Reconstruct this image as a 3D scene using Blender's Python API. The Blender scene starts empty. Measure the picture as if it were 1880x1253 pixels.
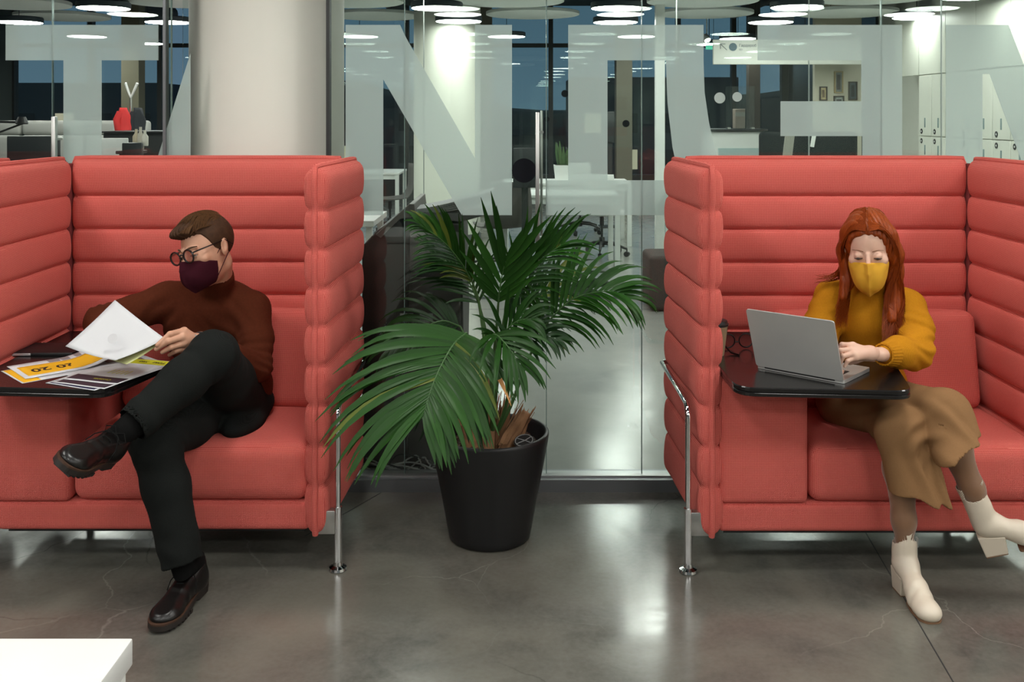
import bpy, bmesh, math, random
import numpy as np
from mathutils import Vector, Matrix, Quaternion, noise
R = math.radians
PI = math.pi
random.seed(7)
SC = bpy.context.scene
COL = SC.collection
# ------------------------------------------------------------------ camera, world, exposure
CAMZ, F, CX, CY = 1.54, 1830.0, 940.0, 210.0
cam_d = bpy.data.cameras.new('camera')
cam = bpy.data.objects.new('camera', cam_d)
COL.objects.link(cam)
cam.location = (0, 0, CAMZ)
cam.rotation_euler = (R(90), 0, 0)
cam_d.sensor_width = 36
cam_d.lens = F / 1880 * 36
cam_d.shift_y = -(626.5 - CY) / 1880
cam_d.clip_start = 0.05
cam_d.clip_end = 400
SC.camera = cam
SC.view_settings.view_transform = 'Standard'
SC.view_settings.look = 'None'
SC.view_settings.exposure = 0.0
SC.view_settings.gamma = 1.0
SC.view_settings.use_curve_mapping = False
SC.cycles.use_denoising = True
SC.cycles.max_bounces = 7
SC.cycles.transparent_max_bounces = 24
SC.cycles.caustics_reflective = False
SC.cycles.caustics_refractive = False
SC.cycles.sample_clamp_indirect = 6

world = bpy.data.worlds.new('dusk')
SC.world = world
world.use_nodes = True
wn = world.node_tree
wn.nodes.clear()
w_out = wn.nodes.new('ShaderNodeOutputWorld')
w_bg = wn.nodes.new('ShaderNodeBackground')
w_tc = wn.nodes.new('ShaderNodeTexCoord')
w_sep = wn.nodes.new('ShaderNodeSeparateXYZ')
w_rmp = wn.nodes.new('ShaderNodeValToRGB')
wn.links.new(w_tc.outputs['Generated'], w_sep.inputs[0])
wn.links.new(w_sep.outputs['Z'], w_rmp.inputs[0])
wn.links.new(w_rmp.outputs[0], w_bg.inputs[0])
wn.links.new(w_bg.outputs[0], w_out.inputs[0])
el = w_rmp.color_ramp.elements
el[0].position = 0.0; el[0].color = (0.10, 0.17, 0.24, 1)
el[1].position = 0.45; el[1].color = (0.035, 0.075, 0.14, 1)
w_bg.inputs[1].default_value = 1.0

LAMP_E = 28.0          # radiance of the round ceiling lamps

# ------------------------------------------------------------------ helpers
def W(px, py, D):
    return Vector(((px - CX) * D / F, D, CAMZ - (py - CY) * D / F))

def tag(o, label=None, cat=None, group=None, kind=None):
    if label: o['label'] = label
    if cat: o['category'] = cat
    if group: o['group'] = group
    if kind: o['kind'] = kind
    return o

def empty(name, loc=(0, 0, 0), rz=0.0, parent=None):
    o = bpy.data.objects.new(name, None)
    o.empty_display_size = 0.05
    COL.objects.link(o)
    o.location = loc
    o.rotation_euler = (0, 0, rz)
    if parent: o.parent = parent
    return o

def thing(name, label, cat, loc=(0, 0, 0), rz=0.0, group=None):
    return tag(empty(name, loc, rz), label, cat, group)

def link_mesh(name, me, mat=None, parent=None, world_coords=False):
    o = bpy.data.objects.new(name, me)
    COL.objects.link(o)
    if mat is not None and len(me.materials) == 0:
        for m in (mat if isinstance(mat, (list, tuple)) else [mat]):
            me.materials.append(m)
    if parent:
        o.parent = parent
        if world_coords:
            M = parent_world(parent).inverted()
            o.matrix_basis = M
    return o

def parent_world(p):
    M = p.matrix_basis.copy()
    while p.parent:
        p = p.parent
        M = p.matrix_basis @ M
    return M

def pydata(name, V, Fs, mat=None, parent=None, smooth=False, world_coords=False):
    me = bpy.data.meshes.new(name)
    me.from_pydata([tuple(v) for v in V], [], [tuple(f) for f in Fs])
    me.update()
    if smooth: me.polygons.foreach_set('use_smooth', [True] * len(me.polygons))
    return link_mesh(name, me, mat, parent, world_coords)

class MB:
    """collects shapes into one mesh"""
    def __init__(s):
        s.V = []; s.F = []; s.M = []; s.S = []
    def add(s, V, Fs, mi=0, smooth=False):
        b = len(s.V)
        s.V += [tuple(v) for v in V]
        for f in Fs:
            s.F.append(tuple(i + b for i in f)); s.M.append(mi); s.S.append(smooth)
        return s
    def box(s, x0, x1, y0, y1, z0, z1, mi=0, M=None):
        V = [Vector(v) for v in ((x0,y0,z0),(x1,y0,z0),(x1,y1,z0),(x0,y1,z0),(x0,y0,z1),(x1,y0,z1),(x1,y1,z1),(x0,y1,z1))]
        if M is not None: V = [M @ v for v in V]
        return s.add(V, [(0,3,2,1),(4,5,6,7),(0,1,5,4),(1,2,6,5),(2,3,7,6),(3,0,4,7)], mi)
    def bevbox(s, x0, x1, y0, y1, z0, z1, r=0.01, seg=3, mi=0, M=None):
        bm = bmesh.new()
        bmesh.ops.create_cube(bm, size=1)
        for v in bm.verts:
            v.co = Vector(((x0+x1)/2 + v.co.x*(x1-x0), (y0+y1)/2 + v.co.y*(y1-y0), (z0+z1)/2 + v.co.z*(z1-z0)))
        bmesh.ops.bevel(bm, geom=list(bm.edges), offset=r, segments=seg, profile=0.5, affect='EDGES')
        return s.addbm(bm, mi, True, M)
    def addbm(s, bm, mi=0, smooth=True, M=None):
        bm.verts.index_update()
        V = [(M @ v.co) if M is not None else v.co.copy() for v in bm.verts]
        Fs = [tuple(v.index for v in f.verts) for f in bm.faces]
        bm.free()
        return s.add(V, Fs, mi, smooth)
    def tube(s, pts, r, n=8, mi=0, caps=True, flat=None):
        pts = [Vector(p) for p in pts]
        rr = r if isinstance(r, (list, tuple)) else [r] * len(pts)
        t = [(pts[min(i+1, len(pts)-1)] - pts[max(i-1, 0)]).normalized() for i in range(len(pts))]
        up = Vector((0, 0, 1)) if abs(t[0].z) < 0.9 else Vector((0, 1, 0))
        a = t[0].cross(up).normalized()
        V = []; Fs = []
        for i, p in enumerate(pts):
            a = (a - t[i] * a.dot(t[i]))
            a = a.normalized() if a.length > 1e-6 else t[i].orthogonal().normalized()
            b = t[i].cross(a)
            for k in range(n):
                an = 2*PI*k/n
                V.append(p + (a*math.cos(an) + b*math.sin(an)*(flat or 1)) * rr[i])
        for i in range(len(pts)-1):
            for k in range(n):
                k2 = (k+1) % n
                Fs.append((i*n+k, i*n+k2, (i+1)*n+k2, (i+1)*n+k))
        if caps:
            Fs.append(tuple(range(n-1, -1, -1))); Fs.append(tuple((len(pts)-1)*n+k for k in range(n)))
        return s.add(V, Fs, mi, True)
    def lathe(s, prof, n=32, c=(0, 0, 0), mi=0, M=None):
        V = []; Fs = []
        for (r, z) in prof:
            for k in range(n):
                a = 2*PI*k/n
                V.append(Vector((c[0]+r*math.cos(a), c[1]+r*math.sin(a), c[2]+z)))
        m = len(prof)
        for i in range(m-1):
            for k in range(n):
                k2 = (k+1) % n
                Fs.append((i*n+k, i*n+k2, (i+1)*n+k2, (i+1)*n+k))
        if prof[0][0] > 1e-5: Fs.append(tuple(range(n-1, -1, -1)))
        if prof[-1][0] > 1e-5: Fs.append(tuple((m-1)*n+k for k in range(n)))
        if M is not None: V = [M @ v for v in V]
        return s.add(V, Fs, mi, True)
    def prism(s, poly, a0, a1, axis='y', mi=0, smooth=False):
        """poly: 2D points; extruded along axis from a0 to a1"""
        def mk(p, a):
            if axis == 'y': return (p[0], a, p[1])
            if axis == 'z': return (p[0], p[1], a)
            return (a, p[0], p[1])
        n = len(poly)
        V = [mk(p, a0) for p in poly] + [mk(p, a1) for p in poly]
        Fs = [tuple(range(n)), tuple(range(2*n-1, n-1, -1))] + [(i, n+i, n+(i+1) % n, (i+1) % n) for i in range(n)]
        return s.add(V, Fs, mi, smooth)
    def build(s, name, mat, parent=None, recalc=True, bevel=0, world_coords=False, edge_angle=40):
        me = bpy.data.meshes.new(name)
        me.from_pydata(s.V, [], s.F)
        me.polygons.foreach_set('material_index', s.M)
        me.polygons.foreach_set('use_smooth', s.S)
        for m in (mat if isinstance(mat, (list, tuple)) else [mat]): me.materials.append(m)
        if recalc:
            bm = bmesh.new(); bm.from_mesh(me)
            bmesh.ops.recalc_face_normals(bm, faces=bm.faces)
            if bevel:
                bmesh.ops.bevel(bm, geom=list(bm.edges), offset=bevel, segments=2, profile=0.5, affect='EDGES')
            bm.to_mesh(me); bm.free()
        me.update()
        if any(s.S):
            try: me.set_sharp_from_angle(angle=R(edge_angle))
            except Exception: pass
        return link_mesh(name, me, None, parent, world_coords)

def copy_tree(o, parent=None):
    c = o.copy(); COL.objects.link(c)
    if parent: c.parent = parent
    for ch in list(o.children): copy_tree(ch, c)
    return c

def round_poly(pts, rad, seg=6):
    """2D polygon with rounded corners; rad per corner"""
    out = []
    n = len(pts)
    for i in range(n):
        p = Vector(pts[i]); a = Vector(pts[i-1]); b = Vector(pts[(i+1) % n])
        r = rad[i] if isinstance(rad, (list, tuple)) else rad
        if r <= 0: out.append((p.x, p.y)); continue
        u = (a-p).normalized(); v = (b-p).normalized()
        p0 = p+u*r; p1 = p+v*r
        for k in range(seg+1):
            t = k/seg
            q = (1-t)*(1-t)*p0 + 2*t*(1-t)*p + t*t*p1
            out.append((q.x, q.y))
    return out

# ------------------------------------------------------------------ materials
def nt(name):
    m = bpy.data.materials.new(name); m.use_nodes = True
    t = m.node_tree; b = t.nodes['Principled BSDF']
    return m, t, b
_mc = {}
def mat(name, col=(0.5, 0.5, 0.5), rough=0.5, metal=0.0, nscale=0, namt=0.0, bump=0.0, bscale=200, spec=0.5, sheen=0, coat=0, emit=None):
    if name in _mc: return _mc[name]
    m, t, b = nt(name)
    b.inputs['Base Color'].default_value = (*col, 1)
    b.inputs['Roughness'].default_value = rough
    b.inputs['Metallic'].default_value = metal
    b.inputs['Specular IOR Level'].default_value = spec
    if sheen: b.inputs['Sheen Weight'].default_value = sheen
    if coat: b.inputs['Coat Weight'].default_value = coat
    if emit:
        b.inputs['Emission Color'].default_value = (*emit[0], 1); b.inputs['Emission Strength'].default_value = emit[1]
    N = t.nodes; L = t.links
    tc = N.new('ShaderNodeTexCoord')
    ns = N.new('ShaderNodeTexNoise'); ns.inputs['Scale'].default_value = nscale or 12; ns.inputs['Detail'].default_value = 4
    L.new(tc.outputs['Object'], ns.inputs['Vector'])
    mx = N.new('ShaderNodeMix'); mx.data_type = 'RGBA'
    a = namt or 0.04
    mx.inputs['A'].default_value = (*[c*(1-a) for c in col], 1); mx.inputs['B'].default_value = (*[min(1, c*(1+a)) for c in col], 1)
    L.new(ns.outputs['Fac'], mx.inputs['Factor']); L.new(mx.outputs['Result'], b.inputs['Base Color'])
    if bump:
        n2 = N.new('ShaderNodeTexNoise'); n2.inputs['Scale'].default_value = bscale; n2.inputs['Detail'].default_value = 3
        L.new(tc.outputs['Object'], n2.inputs['Vector'])
        bp = N.new('ShaderNodeBump'); bp.inputs['Strength'].default_value = bump; bp.inputs['Distance'].default_value = 0.002
        L.new(n2.outputs['Fac'], bp.inputs['Height']); L.new(bp.outputs[0], b.inputs['Normal'])
    _mc[name] = m
    return m

def math_node(t, op, a, b=None, clamp=False):
    n = t.nodes.new('ShaderNodeMath'); n.operation = op; n.use_clamp = clamp
    for i, v in enumerate((a, b)):
        if v is None: continue
        if isinstance(v, (int, float)): n.inputs[i].default_value = v
        else: t.links.new(v, n.inputs[i])
    return n.outputs[0]

def mixc(t, fac, A, B, blend='MIX'):
    n = t.nodes.new('ShaderNodeMix'); n.data_type = 'RGBA'; n.blend_type = blend
    if isinstance(fac, (int, float)): n.inputs['Factor'].default_value = fac
    else: t.links.new(fac, n.inputs['Factor'])
    for k, v in (('A', A), ('B', B)):
        if isinstance(v, tuple): n.inputs[k].default_value = (*v, 1)
        else: t.links.new(v, n.inputs[k])
    return n.outputs['Result']

def fabric(name, dark, light, step=0.0042, bump=0.35, sheen=0.25, thr=0.15):
    """two-tone woven cloth: light dots in staggered rows on a darker ground"""
    m, t, b = nt(name); N = t.nodes; L = t.links
    g = N.new('ShaderNodeNewGeometry')
    uvn = N.new('ShaderNodeUVMap'); s = N.new('ShaderNodeSeparateXYZ'); L.new(uvn.outputs['UV'], s.inputs[0])
    k = 2*PI/step
    u = s.outputs['X']; v = s.outputs['Y']
    a = math_node(t, 'SINE', math_node(t, 'MULTIPLY', math_node(t, 'ADD', u, v), k*0.6))
    c = math_node(t, 'SINE', math_node(t, 'MULTIPLY', math_node(t, 'SUBTRACT', u, v), k*0.6))
    w = math_node(t, 'MULTIPLY', a, c)
    f = math_node(t, 'MULTIPLY', math_node(t, 'ADD', w, thr), 1.6, True)
    ns = N.new('ShaderNodeTexNoise'); ns.inputs['Scale'].default_value = 500
    L.new(g.outputs['Position'], ns.inputs['Vector'])
    f = math_node(t, 'MULTIPLY', f, math_node(t, 'ADD', ns.outputs['Fac'], 0.5), True)
    L.new(mixc(t, f, dark, light), b.inputs['Base Color'])
    b.inputs['Roughness'].default_value = 0.95
    b.inputs['Specular IOR Level'].default_value = 0.15
    b.inputs['Sheen Weight'].default_value = sheen
    b.inputs['Sheen Roughness'].default_value = 0.5
    b.inputs['Sheen Tint'].default_value = (*light, 1)
    bp = N.new('ShaderNodeBump'); bp.inputs['Strength'].default_value = bump; bp.inputs['Distance'].default_value = 0.0012
    L.new(w, bp.inputs['Height']); L.new(bp.outputs[0], b.inputs['Normal'])
    return m

def glass_mat(name, tint=(0.93, 0.97, 0.95), refl=1.0, rough=0.0):
    m, t, b = nt(name); N = t.nodes; L = t.links
    N.remove(b)
    out = N['Material Output']
    tr = N.new('ShaderNodeBsdfTransparent'); tr.inputs[0].default_value = (*tint, 1)
    gl = N.new('ShaderNodeBsdfGlossy'); gl.inputs['Roughness'].default_value = rough
    gl.inputs['Color'].default_value = (0.95, 1, 0.98, 1)
    fr = N.new('ShaderNodeFresnel'); fr.inputs[0].default_value = 1.45
    mx = N.new('ShaderNodeMixShader')
    L.new(math_node(t, 'MULTIPLY', fr.outputs[0], refl, True), mx.inputs[0])
    L.new(tr.outputs[0], mx.inputs[1]); L.new(gl.outputs[0], mx.inputs[2]); L.new(mx.outputs[0], out.inputs[0])
    return m

def film_mat():
    m, t, b = nt('frosted_film'); N = t.nodes; L = t.links
    N.remove(b); out = N['Material Output']
    tr = N.new('ShaderNodeBsdfTransparent'); tr.inputs[0].default_value = (0.93, 0.97, 0.95, 1)
    df = N.new('ShaderNodeBsdfDiffuse'); df.inputs[0].default_value = (0.70, 0.80, 0.78, 1)
    tl = N.new('ShaderNodeBsdfTranslucent'); tl.inputs[0].default_value = (0.72, 0.83, 0.81, 1)
    tc = N.new('ShaderNodeTexCoord'); ns = N.new('ShaderNodeTexNoise'); ns.inputs['Scale'].default_value = 3
    L.new(tc.outputs['Object'], ns.inputs[0])
    m1 = N.new('ShaderNodeMixShader'); m1.inputs[0].default_value = 0.5
    L.new(df.outputs[0], m1.inputs[1]); L.new(tl.outputs[0], m1.inputs[2])
    m2 = N.new('ShaderNodeMixShader')
    L.new(math_node(t, 'ADD', math_node(t, 'MULTIPLY', ns.outputs['Fac'], 0.06), 0.49), m2.inputs[0])
    L.new(tr.outputs[0], m2.inputs[1]); L.new(m1.outputs[0], m2.inputs[2]); L.new(m2.outputs[0], out.inputs[0])
    return m

def concrete_mat():
    m, t, b = nt('polished_concrete'); N = t.nodes; L = t.links
    g = N.new('ShaderNodeNewGeometry')
    def noise_(scale, detail, dist=0.0, rough=0.55):
        n = N.new('ShaderNodeTexNoise'); n.inputs['Scale'].default_value = scale; n.inputs['Detail'].default_value = detail
        n.inputs['Distortion'].default_value = dist; n.inputs['Roughness'].default_value = rough
        L.new(g.outputs['Position'], n.inputs['Vector']); return n.outputs['Fac']
    def ramp(src, p0, p1):
        mr = N.new('ShaderNodeMapRange'); mr.inputs['From Min'].default_value = p0; mr.inputs['From Max'].default_value = p1
        L.new(src, mr.inputs['Value']); return mr.outputs['Result']
    big = ramp(noise_(1.3, 6, 0.9), 0.35, 0.68)
    med = ramp(noise_(5.0, 8, 1.2, 0.65), 0.3, 0.7)
    warm = ramp(noise_(0.9, 3, 0.5), 0.45, 0.7)
    fine = ramp(noise_(60, 4), 0.3, 0.7)
    c = mixc(t, big, (0.070, 0.074, 0.068), (0.200, 0.192, 0.160))
    c = mixc(t, math_node(t, 'MULTIPLY', med, 0.5), c, (0.21, 0.20, 0.175))
    c = mixc(t, math_node(t, 'MULTIPLY', warm, 0.35), c, (0.13, 0.105, 0.09))
    c = mixc(t, math_node(t, 'MULTIPLY', fine, 0.12), c, (0.3, 0.3, 0.28))
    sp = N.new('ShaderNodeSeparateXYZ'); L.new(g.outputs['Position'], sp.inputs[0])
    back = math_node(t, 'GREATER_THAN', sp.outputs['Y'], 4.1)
    c = mixc(t, back, mixc(t, 1.0, c, (0.86, 0.86, 0.84), 'MULTIPLY'), mixc(t, 0.45, c, (0.50, 0.52, 0.49)))  # floor past the glass painted lighter, standing in for the stronger light there
    # hairline cracks
    def crack(scale, seed, width, offs):
        mp = N.new('ShaderNodeMapping'); mp.inputs['Location'].default_value = offs
        L.new(g.outputs['Position'], mp.inputs[0])
        nn = N.new('ShaderNodeTexNoise'); nn.inputs['Scale'].default_value = 2.5; nn.inputs['Detail'].default_value = 7
        L.new(mp.outputs[0], nn.inputs['Vector'])
        ad = N.new('ShaderNodeVectorMath'); ad.operation = 'MULTIPLY_ADD'
        L.new(nn.outputs['Color'], ad.inputs[0]); ad.inputs[1].default_value = (0.35, 0.35, 0.0); L.new(mp.outputs[0], ad.inputs[2])
        fl = N.new('ShaderNodeVectorMath'); fl.operation = 'MULTIPLY'; fl.inputs[1].default_value = (1, 1, 0)
        L.new(ad.outputs[0], fl.inputs[0])
        vo = N.new('ShaderNodeTexVoronoi'); vo.feature = 'DISTANCE_TO_EDGE'; vo.inputs['Scale'].default_value = scale
        L.new(fl.outputs[0], vo.inputs['Vector'])
        return math_node(t, 'SUBTRACT', 1.0, ramp(vo.outputs['Distance'], 0.0, width), True)
    gate = ramp(noise_(1.1, 3), 0.48, 0.6)
    ck = math_node(t, 'MULTIPLY', crack(1.05, 0, 0.0028, (3.1, 1.7, 0)), gate, True)
    c = mixc(t, math_node(t, 'MULTIPLY', ck, 0.38), c, (0.34, 0.33, 0.29))
    gate2 = ramp(noise_(0.7, 2), 0.52, 0.6)
    ck2 = math_node(t, 'MULTIPLY', crack(0.8, 0, 0.003, (9.3, 4.2, 0)), gate2, True)
    c = mixc(t, math_node(t, 'MULTIPLY', ck2, 0.6), c, (0.03, 0.03, 0.028))
    L.new(c, b.inputs['Base Color'])
    L.new(math_node(t, 'ADD', math_node(t, 'MULTIPLY', med, 0.10), 0.13), b.inputs['Roughness'])
    b.inputs['Specular IOR Level'].default_value = 0.55
    bp = N.new('ShaderNodeBump'); bp.inputs['Strength'].default_value = 0.10; bp.inputs['Distance'].default_value = 0.004
    L.new(noise_(3.0, 5, 0.5), bp.inputs['Height']); L.new(bp.outputs[0], b.inputs['Normal'])
    return m

M_RED = fabric('salmon_weave', (0.46, 0.040, 0.038), (0.86, 0.27, 0.22), bump=0.4, sheen=0.32)
M_GREYF = fabric('grey_weave', (0.36, 0.36, 0.34), (0.6, 0.6, 0.57), sheen=0.1)
M_GLASS = glass_mat('clear_glass')
M_GLASS2 = glass_mat('far_glass', (0.95, 0.98, 0.97), 0.7)
M_FILM = film_mat()
M_CONC = concrete_mat()
M_CHROME = mat('chrome', (0.75, 0.76, 0.77), 0.08, 1.0)
M_STEEL = mat('brushed_steel', (0.55, 0.55, 0.53), 0.3, 1.0)
M_WHITE = mat('white_lacquer', (0.78, 0.79, 0.77), 0.35)
M_BLACK = mat('black_plastic', (0.012, 0.012, 0.013), 0.4)
M_TABLE = mat('black_laminate', (0.010, 0.009, 0.009), 0.22, spec=0.5)
M_COLUMN = mat('painted_column', (0.76, 0.76, 0.68), 0.5, nscale=2, namt=0.06)
M_NAVY = mat('navy_ceiling_paint', (0.035, 0.060, 0.088), 0.8)
M_RAIL = mat('grey_aluminium', (0.20, 0.21, 0.22), 0.35, 0.6)
M_DARK = mat('dark_frame', (0.02, 0.022, 0.022), 0.5)
# ------------------------------------------------------------------ the setting
X0, X1, Y0, Y1 = -9.0, 5.0, -5.0, 18.0
H = 3.5
def struct(o, label=None):
    o['kind'] = 'structure'
    if label: o['label'] = label
    return o

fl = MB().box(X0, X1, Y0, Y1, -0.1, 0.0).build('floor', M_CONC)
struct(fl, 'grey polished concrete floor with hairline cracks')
# saw-cut joints in the floor, each a thin dark strip
M_JOINT = mat('floor_joint', (0.02, 0.02, 0.02), 0.8)
def floor_joint(a, b, w=0.004):
    a = Vector(a); b = Vector(b); d = (b-a).normalized(); n = Vector((-d.y, d.x)) * w/2
    V = [(*(a-n), 0.0004), (*(a+n), 0.0004), (*(b+n), 0.0004), (*(b-n), 0.0004),(*(a-n), -0.002), (*(a+n), -0.002), (*(b+n), -0.002), (*(b-n), -0.002)]
    pydata('floor_joint', V, [(0,3,2,1),(0,1,5,4),(1,2,6,5),(2,3,7,6),(3,0,4,7)], M_JOINT, fl)
def FP(px, py):
    D = CAMZ * F / (py - CY)
    return ((px-CX)*D/F, D)
floor_joint(FP(1555, 920), FP(1760, 1270))
floor_joint((-3.0, 7.87), (5.0, 7.87), 0.01)
floor_joint(FP(700, 905), FP(560, 985))

ce = MB().box(X0, X1, Y0, Y1, H, H+0.1).build('ceiling', M_NAVY)
struct(ce, 'dark navy ceiling with exposed ducts')
# duct and pipe runs under the ceiling
for i, (x, y0, y1, r) in enumerate(((-6.0, 5, 17.5, 0.14), (-1.9, 5, 17.5, 0.12), (2.0, 5, 17.5, 0.16), (3.9, 5, 17.5, 0.08))):
    MB().tube([(x, y0, H-0.2), (x, y1, H-0.2)], r, 14).build('ceiling_duct', mat('dark_duct', (0.05, 0.06, 0.07), 0.6), ce)
for y in (7.0, 9.4, 11.2, 13.1, 15.2):
    MB().tube([(X0+0.1, y, H-0.08), (X1-0.1, y, H-0.08)], 0.03, 8).build('ceiling_pipe', mat('dark_duct'), ce)

# walls
struct(MB().box(X1, X1+0.15, Y0, Y1, 0, H).build('wall_right', mat('white_panel', (0.66, 0.66, 0.60), 0.5)), 'white panelled wall')
struct(MB().box(X0-0.15, X0, Y0, Y1, 0, H).build('wall_left', mat('dim_wall', (0.10, 0.12, 0.11), 0.7)))
struct(MB().box(X0, X1, Y0-0.15, Y0, 0, H).build('wall_back', mat('grey_wall', (0.16, 0.18, 0.19), 0.7)))

# far window wall: panes between dark mullions, evening outside
wf = struct(empty('wall_far', (0, Y1, 0)), 'far window wall with dark mullions and beige end section')
MB().box(X0, 4.9, -0.05, 0.15, 0, 0.45).build('sill', M_DARK, wf)
MB().box(4.9, X1, -0.04, 0.15, 0, H).build('corner_post', M_DARK, wf)
xs = [X0, -7.6, -6.35, -4.9, -3.4, -1.9, -0.6, 0.7, 1.9, 3.0, 4.0, 4.9]
for i in range(len(xs)):
    MB().box(xs[i]-0.04, xs[i]+0.04, -0.06, 0.10, 0.45, H).build('mullion', M_DARK, wf)
for i in range(len(xs)-1):
    p = MB().box(xs[i]+0.04, xs[i+1]-0.04, 0, 0.012, 0.45, H).build('pane', M_GLASS2, wf)
MB().box(X0, 4.9, -0.05, 0.08, 2.75, 2.82).build('transom', M_DARK, wf)

struct(MB().box(4.96, 4.999, 13.6, 17.9, 0.1, 3.3).build('window_2', mat('night_glass', (0.02, 0.035, 0.045), 0.15)), 'dark side window beyond the reception')
# outside: distant hillside town at dusk
og = struct(MB().box(-160, 160, Y1+0.2, 260, -6, -5.9).build('ground_outside', mat('dusk_ground', (0.03, 0.04, 0.035), 0.9)))
def hill(name, y, z0, amp, col, seed):
    V = []; Fs = []; n = 60; w = 150
    for i in range(n+1):
        x = -w + 2*w*i/n
        zt = z0 + amp*noise.noise(Vector((x*0.02+seed, 0, 0))) + amp*0.3*noise.noise(Vector((x*0.11+seed, 3, 0)))
        for (yy, zz) in ((y, -6), (y+2, zt*0.6), (y+12, zt), (y+40, -6)):
            V.append((x, yy, zz))
    for i in range(n):
        for k in range(3):
            a = i*4+k; Fs.append((a, a+4, a+5, a+1))
    struct(pydata(name, V, Fs, mat('hill_'+name, col, 0.95, nscale=0.3, namt=0.4), smooth=True))
hill('hill', 150, 5, 5, (0.035, 0.055, 0.055), 1.3)
hill('treeline', 90, -0.8, 3.5, (0.02, 0.035, 0.028), 5.1)
MBW = mat('dusk_wall', (0.09, 0.10, 0.10), 0.9)
MBL = mat('lit_pane', (0.3, 0.3, 0.25), 0.5, emit=((1.0, 0.85, 0.6), 0.5))
blds = ((-34, 62, 12, 5.5), (-14, 74, 14, 4.0), (4, 66, 11, 6.0), (20, 72, 13, 4.8), (-52, 70, 14, 4.5))
for i, (x, y, w, h) in enumerate(blds):
    b = tag(MB().box(x, x+w, y, y+8, -6, h-2).build('distant_building', MBW),
        ['low dusky block beyond the windows at far left', 'wide dusky block seen through the glass left of centre', 'taller dusky block seen through the window behind the door handles',
         'dusky block beyond the windows near the reception', 'dusky block at the outer left edge of the view'][i], 'building')
    for zz in range(3):
        for k in range(int(w/2.4)):
            MB().box(x+0.8+k*2.4, x+1.9+k*2.4, y-0.05, y, -4.5+zz*2.4, -3.2+zz*2.4).build('window', MBL if (k*7+zz*3+i) % 4 == 0 else M_DARK, b)

# big round painted column standing in the line of the glass wall
def column(name, x, y, r, lab):
    o = struct(empty(name, (x, y, 0)), lab)
    MB().lathe([(r, 0.0), (r, H)], 64).build('shaft', M_COLUMN, o)
    MB().lathe([(r+0.006, 0.0), (r+0.006, 0.09)], 64).build('base_ring', M_RAIL, o)
    return o
column('column', -1.095, 4.47, 0.338, 'thick round beige column behind the left sofa')
column('column.001', -0.80, 12.3, 0.41, 'round beige column lit from above by a lamp')
# slim dark and white posts
def post(x, y, w, m, lab, name='post'):
    o = struct(MB().box(x-w/2, x+w/2, y-w/2, y+w/2, 0, H).build(name, m), lab)
M_BROWN = mat('dark_brown_steel', (0.035, 0.028, 0.022), 0.6)
post(3.63, 15.0, 0.17, M_BROWN, 'dark brown steel post near the reception counter')
post(1.70, 15.2, 0.24, mat('grey_brown_post', (0.13, 0.12, 0.09), 0.6), 'grey brown post beyond the desks')
post(-5.7, 15.0, 0.26, mat('olive_post', (0.16, 0.15, 0.10), 0.6), 'olive post left of the coat stand')
post(1.645, 11.1, 0.10, M_WHITE, 'slim white post beside the desks')
post(-0.45, 15.0, 0.3, mat('grey_brown_post'), 'grey brown post behind the round column')

# ------------------------------------------------------------------ glass partitions
GY = 4.12
gp = struct(empty('trim_1', (0, GY, 0)), 'floor to ceiling glass partition with frosted letters')
def rail(y, z0, z1, x0, x1, nm, parent, m=M_RAIL):
    MB().box(x0, x1, y-0.055, y+0.055, z0, z1).build(nm, m, parent)
MB().box(X0, -1.43, -0.062, 0.06, 0.0, 0.05).build('bottom_rail', M_RAIL, gp)
MB().box(-0.75, X1, -0.062, 0.06, 0.0, 0.05).build('bottom_rail', M_RAIL, gp)
MB().box(-0.75, X1, -0.030, 0.03, 0.05, 0.056).build('seal_strip', mat('pale_aluminium', (0.42, 0.43, 0.43), 0.3, 0.7), gp)
MB().box(X0, X1, -0.03, 0.03, 3.05, H).build('head_panel', M_NAVY, gp)
joints = [-8.9, -7.9, -6.9, -5.95, -4.96, -3.97, -2.98, (97-CX)*GY/F, (315-CX)*GY/F]
pan = []
for i in range(len(joints)-1): pan.append((joints[i], joints[i+1]))
pan.append((joints[-1], -1.425))
jr = [-0.765, (743-CX)*GY/F, (1003-CX)*GY/F, (1178-CX)*GY/F, (1617-CX)*GY/F, 2.51, 3.5, 4.5, 5.0]
for i in range(len(jr)-1): pan.append((jr[i], jr[i+1]))
for (a, b) in pan:
    MB().box(a+0.0015, b-0.0015, -0.006, 0.006, 0.05, 3.05).build('glass_pane', M_GLASS, gp)
M_EDGE = mat('polished_glass_edge', (0.16, 0.24, 0.22), 0.15, 0.2)
for x in joints[6:] + jr[1:-1]:
    MB().box(x-0.0016, x+0.0016, -0.007, 0.007, 0.05, 3.05).build('glass_edge', M_EDGE, gp)
MB().box(-1.437, -1.425, -0.02, 0.02, 0.05, 3.05).build('side_channel', M_RAIL, gp)
MB().box(-0.765, -0.750, -0.02, 0.02, 0.05, 3.05).build('side_channel', M_DARK, gp)

# second glass partition further back
gp2 = struct(empty('trim_2', (0, 8.32, 0)), 'second glass partition further back')
j2 = [-2.75] + [(p-CX)*8.32/F for p in (540, 778, 1003, 1242, 1485, 1728)] + [4.7, 5.0]
for i in range(len(j2)-1):
    MB().box(j2[i]+0.003, j2[i+1]-0.003, -0.006, 0.006, 0.02, 3.05).build('glass_pane', M_GLASS2, gp2)
    if i: MB().box(j2[i]-0.004, j2[i]+0.004, -0.007, 0.007, 0.02, 3.05).build('glass_edge', mat('pale_glass_edge', (0.45, 0.5, 0.48), 0.3), gp2)
MB().box(-2.75, 5.0, -0.02, 0.02, 0, 0.02).build('bottom_rail', M_RAIL, gp2)

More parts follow.
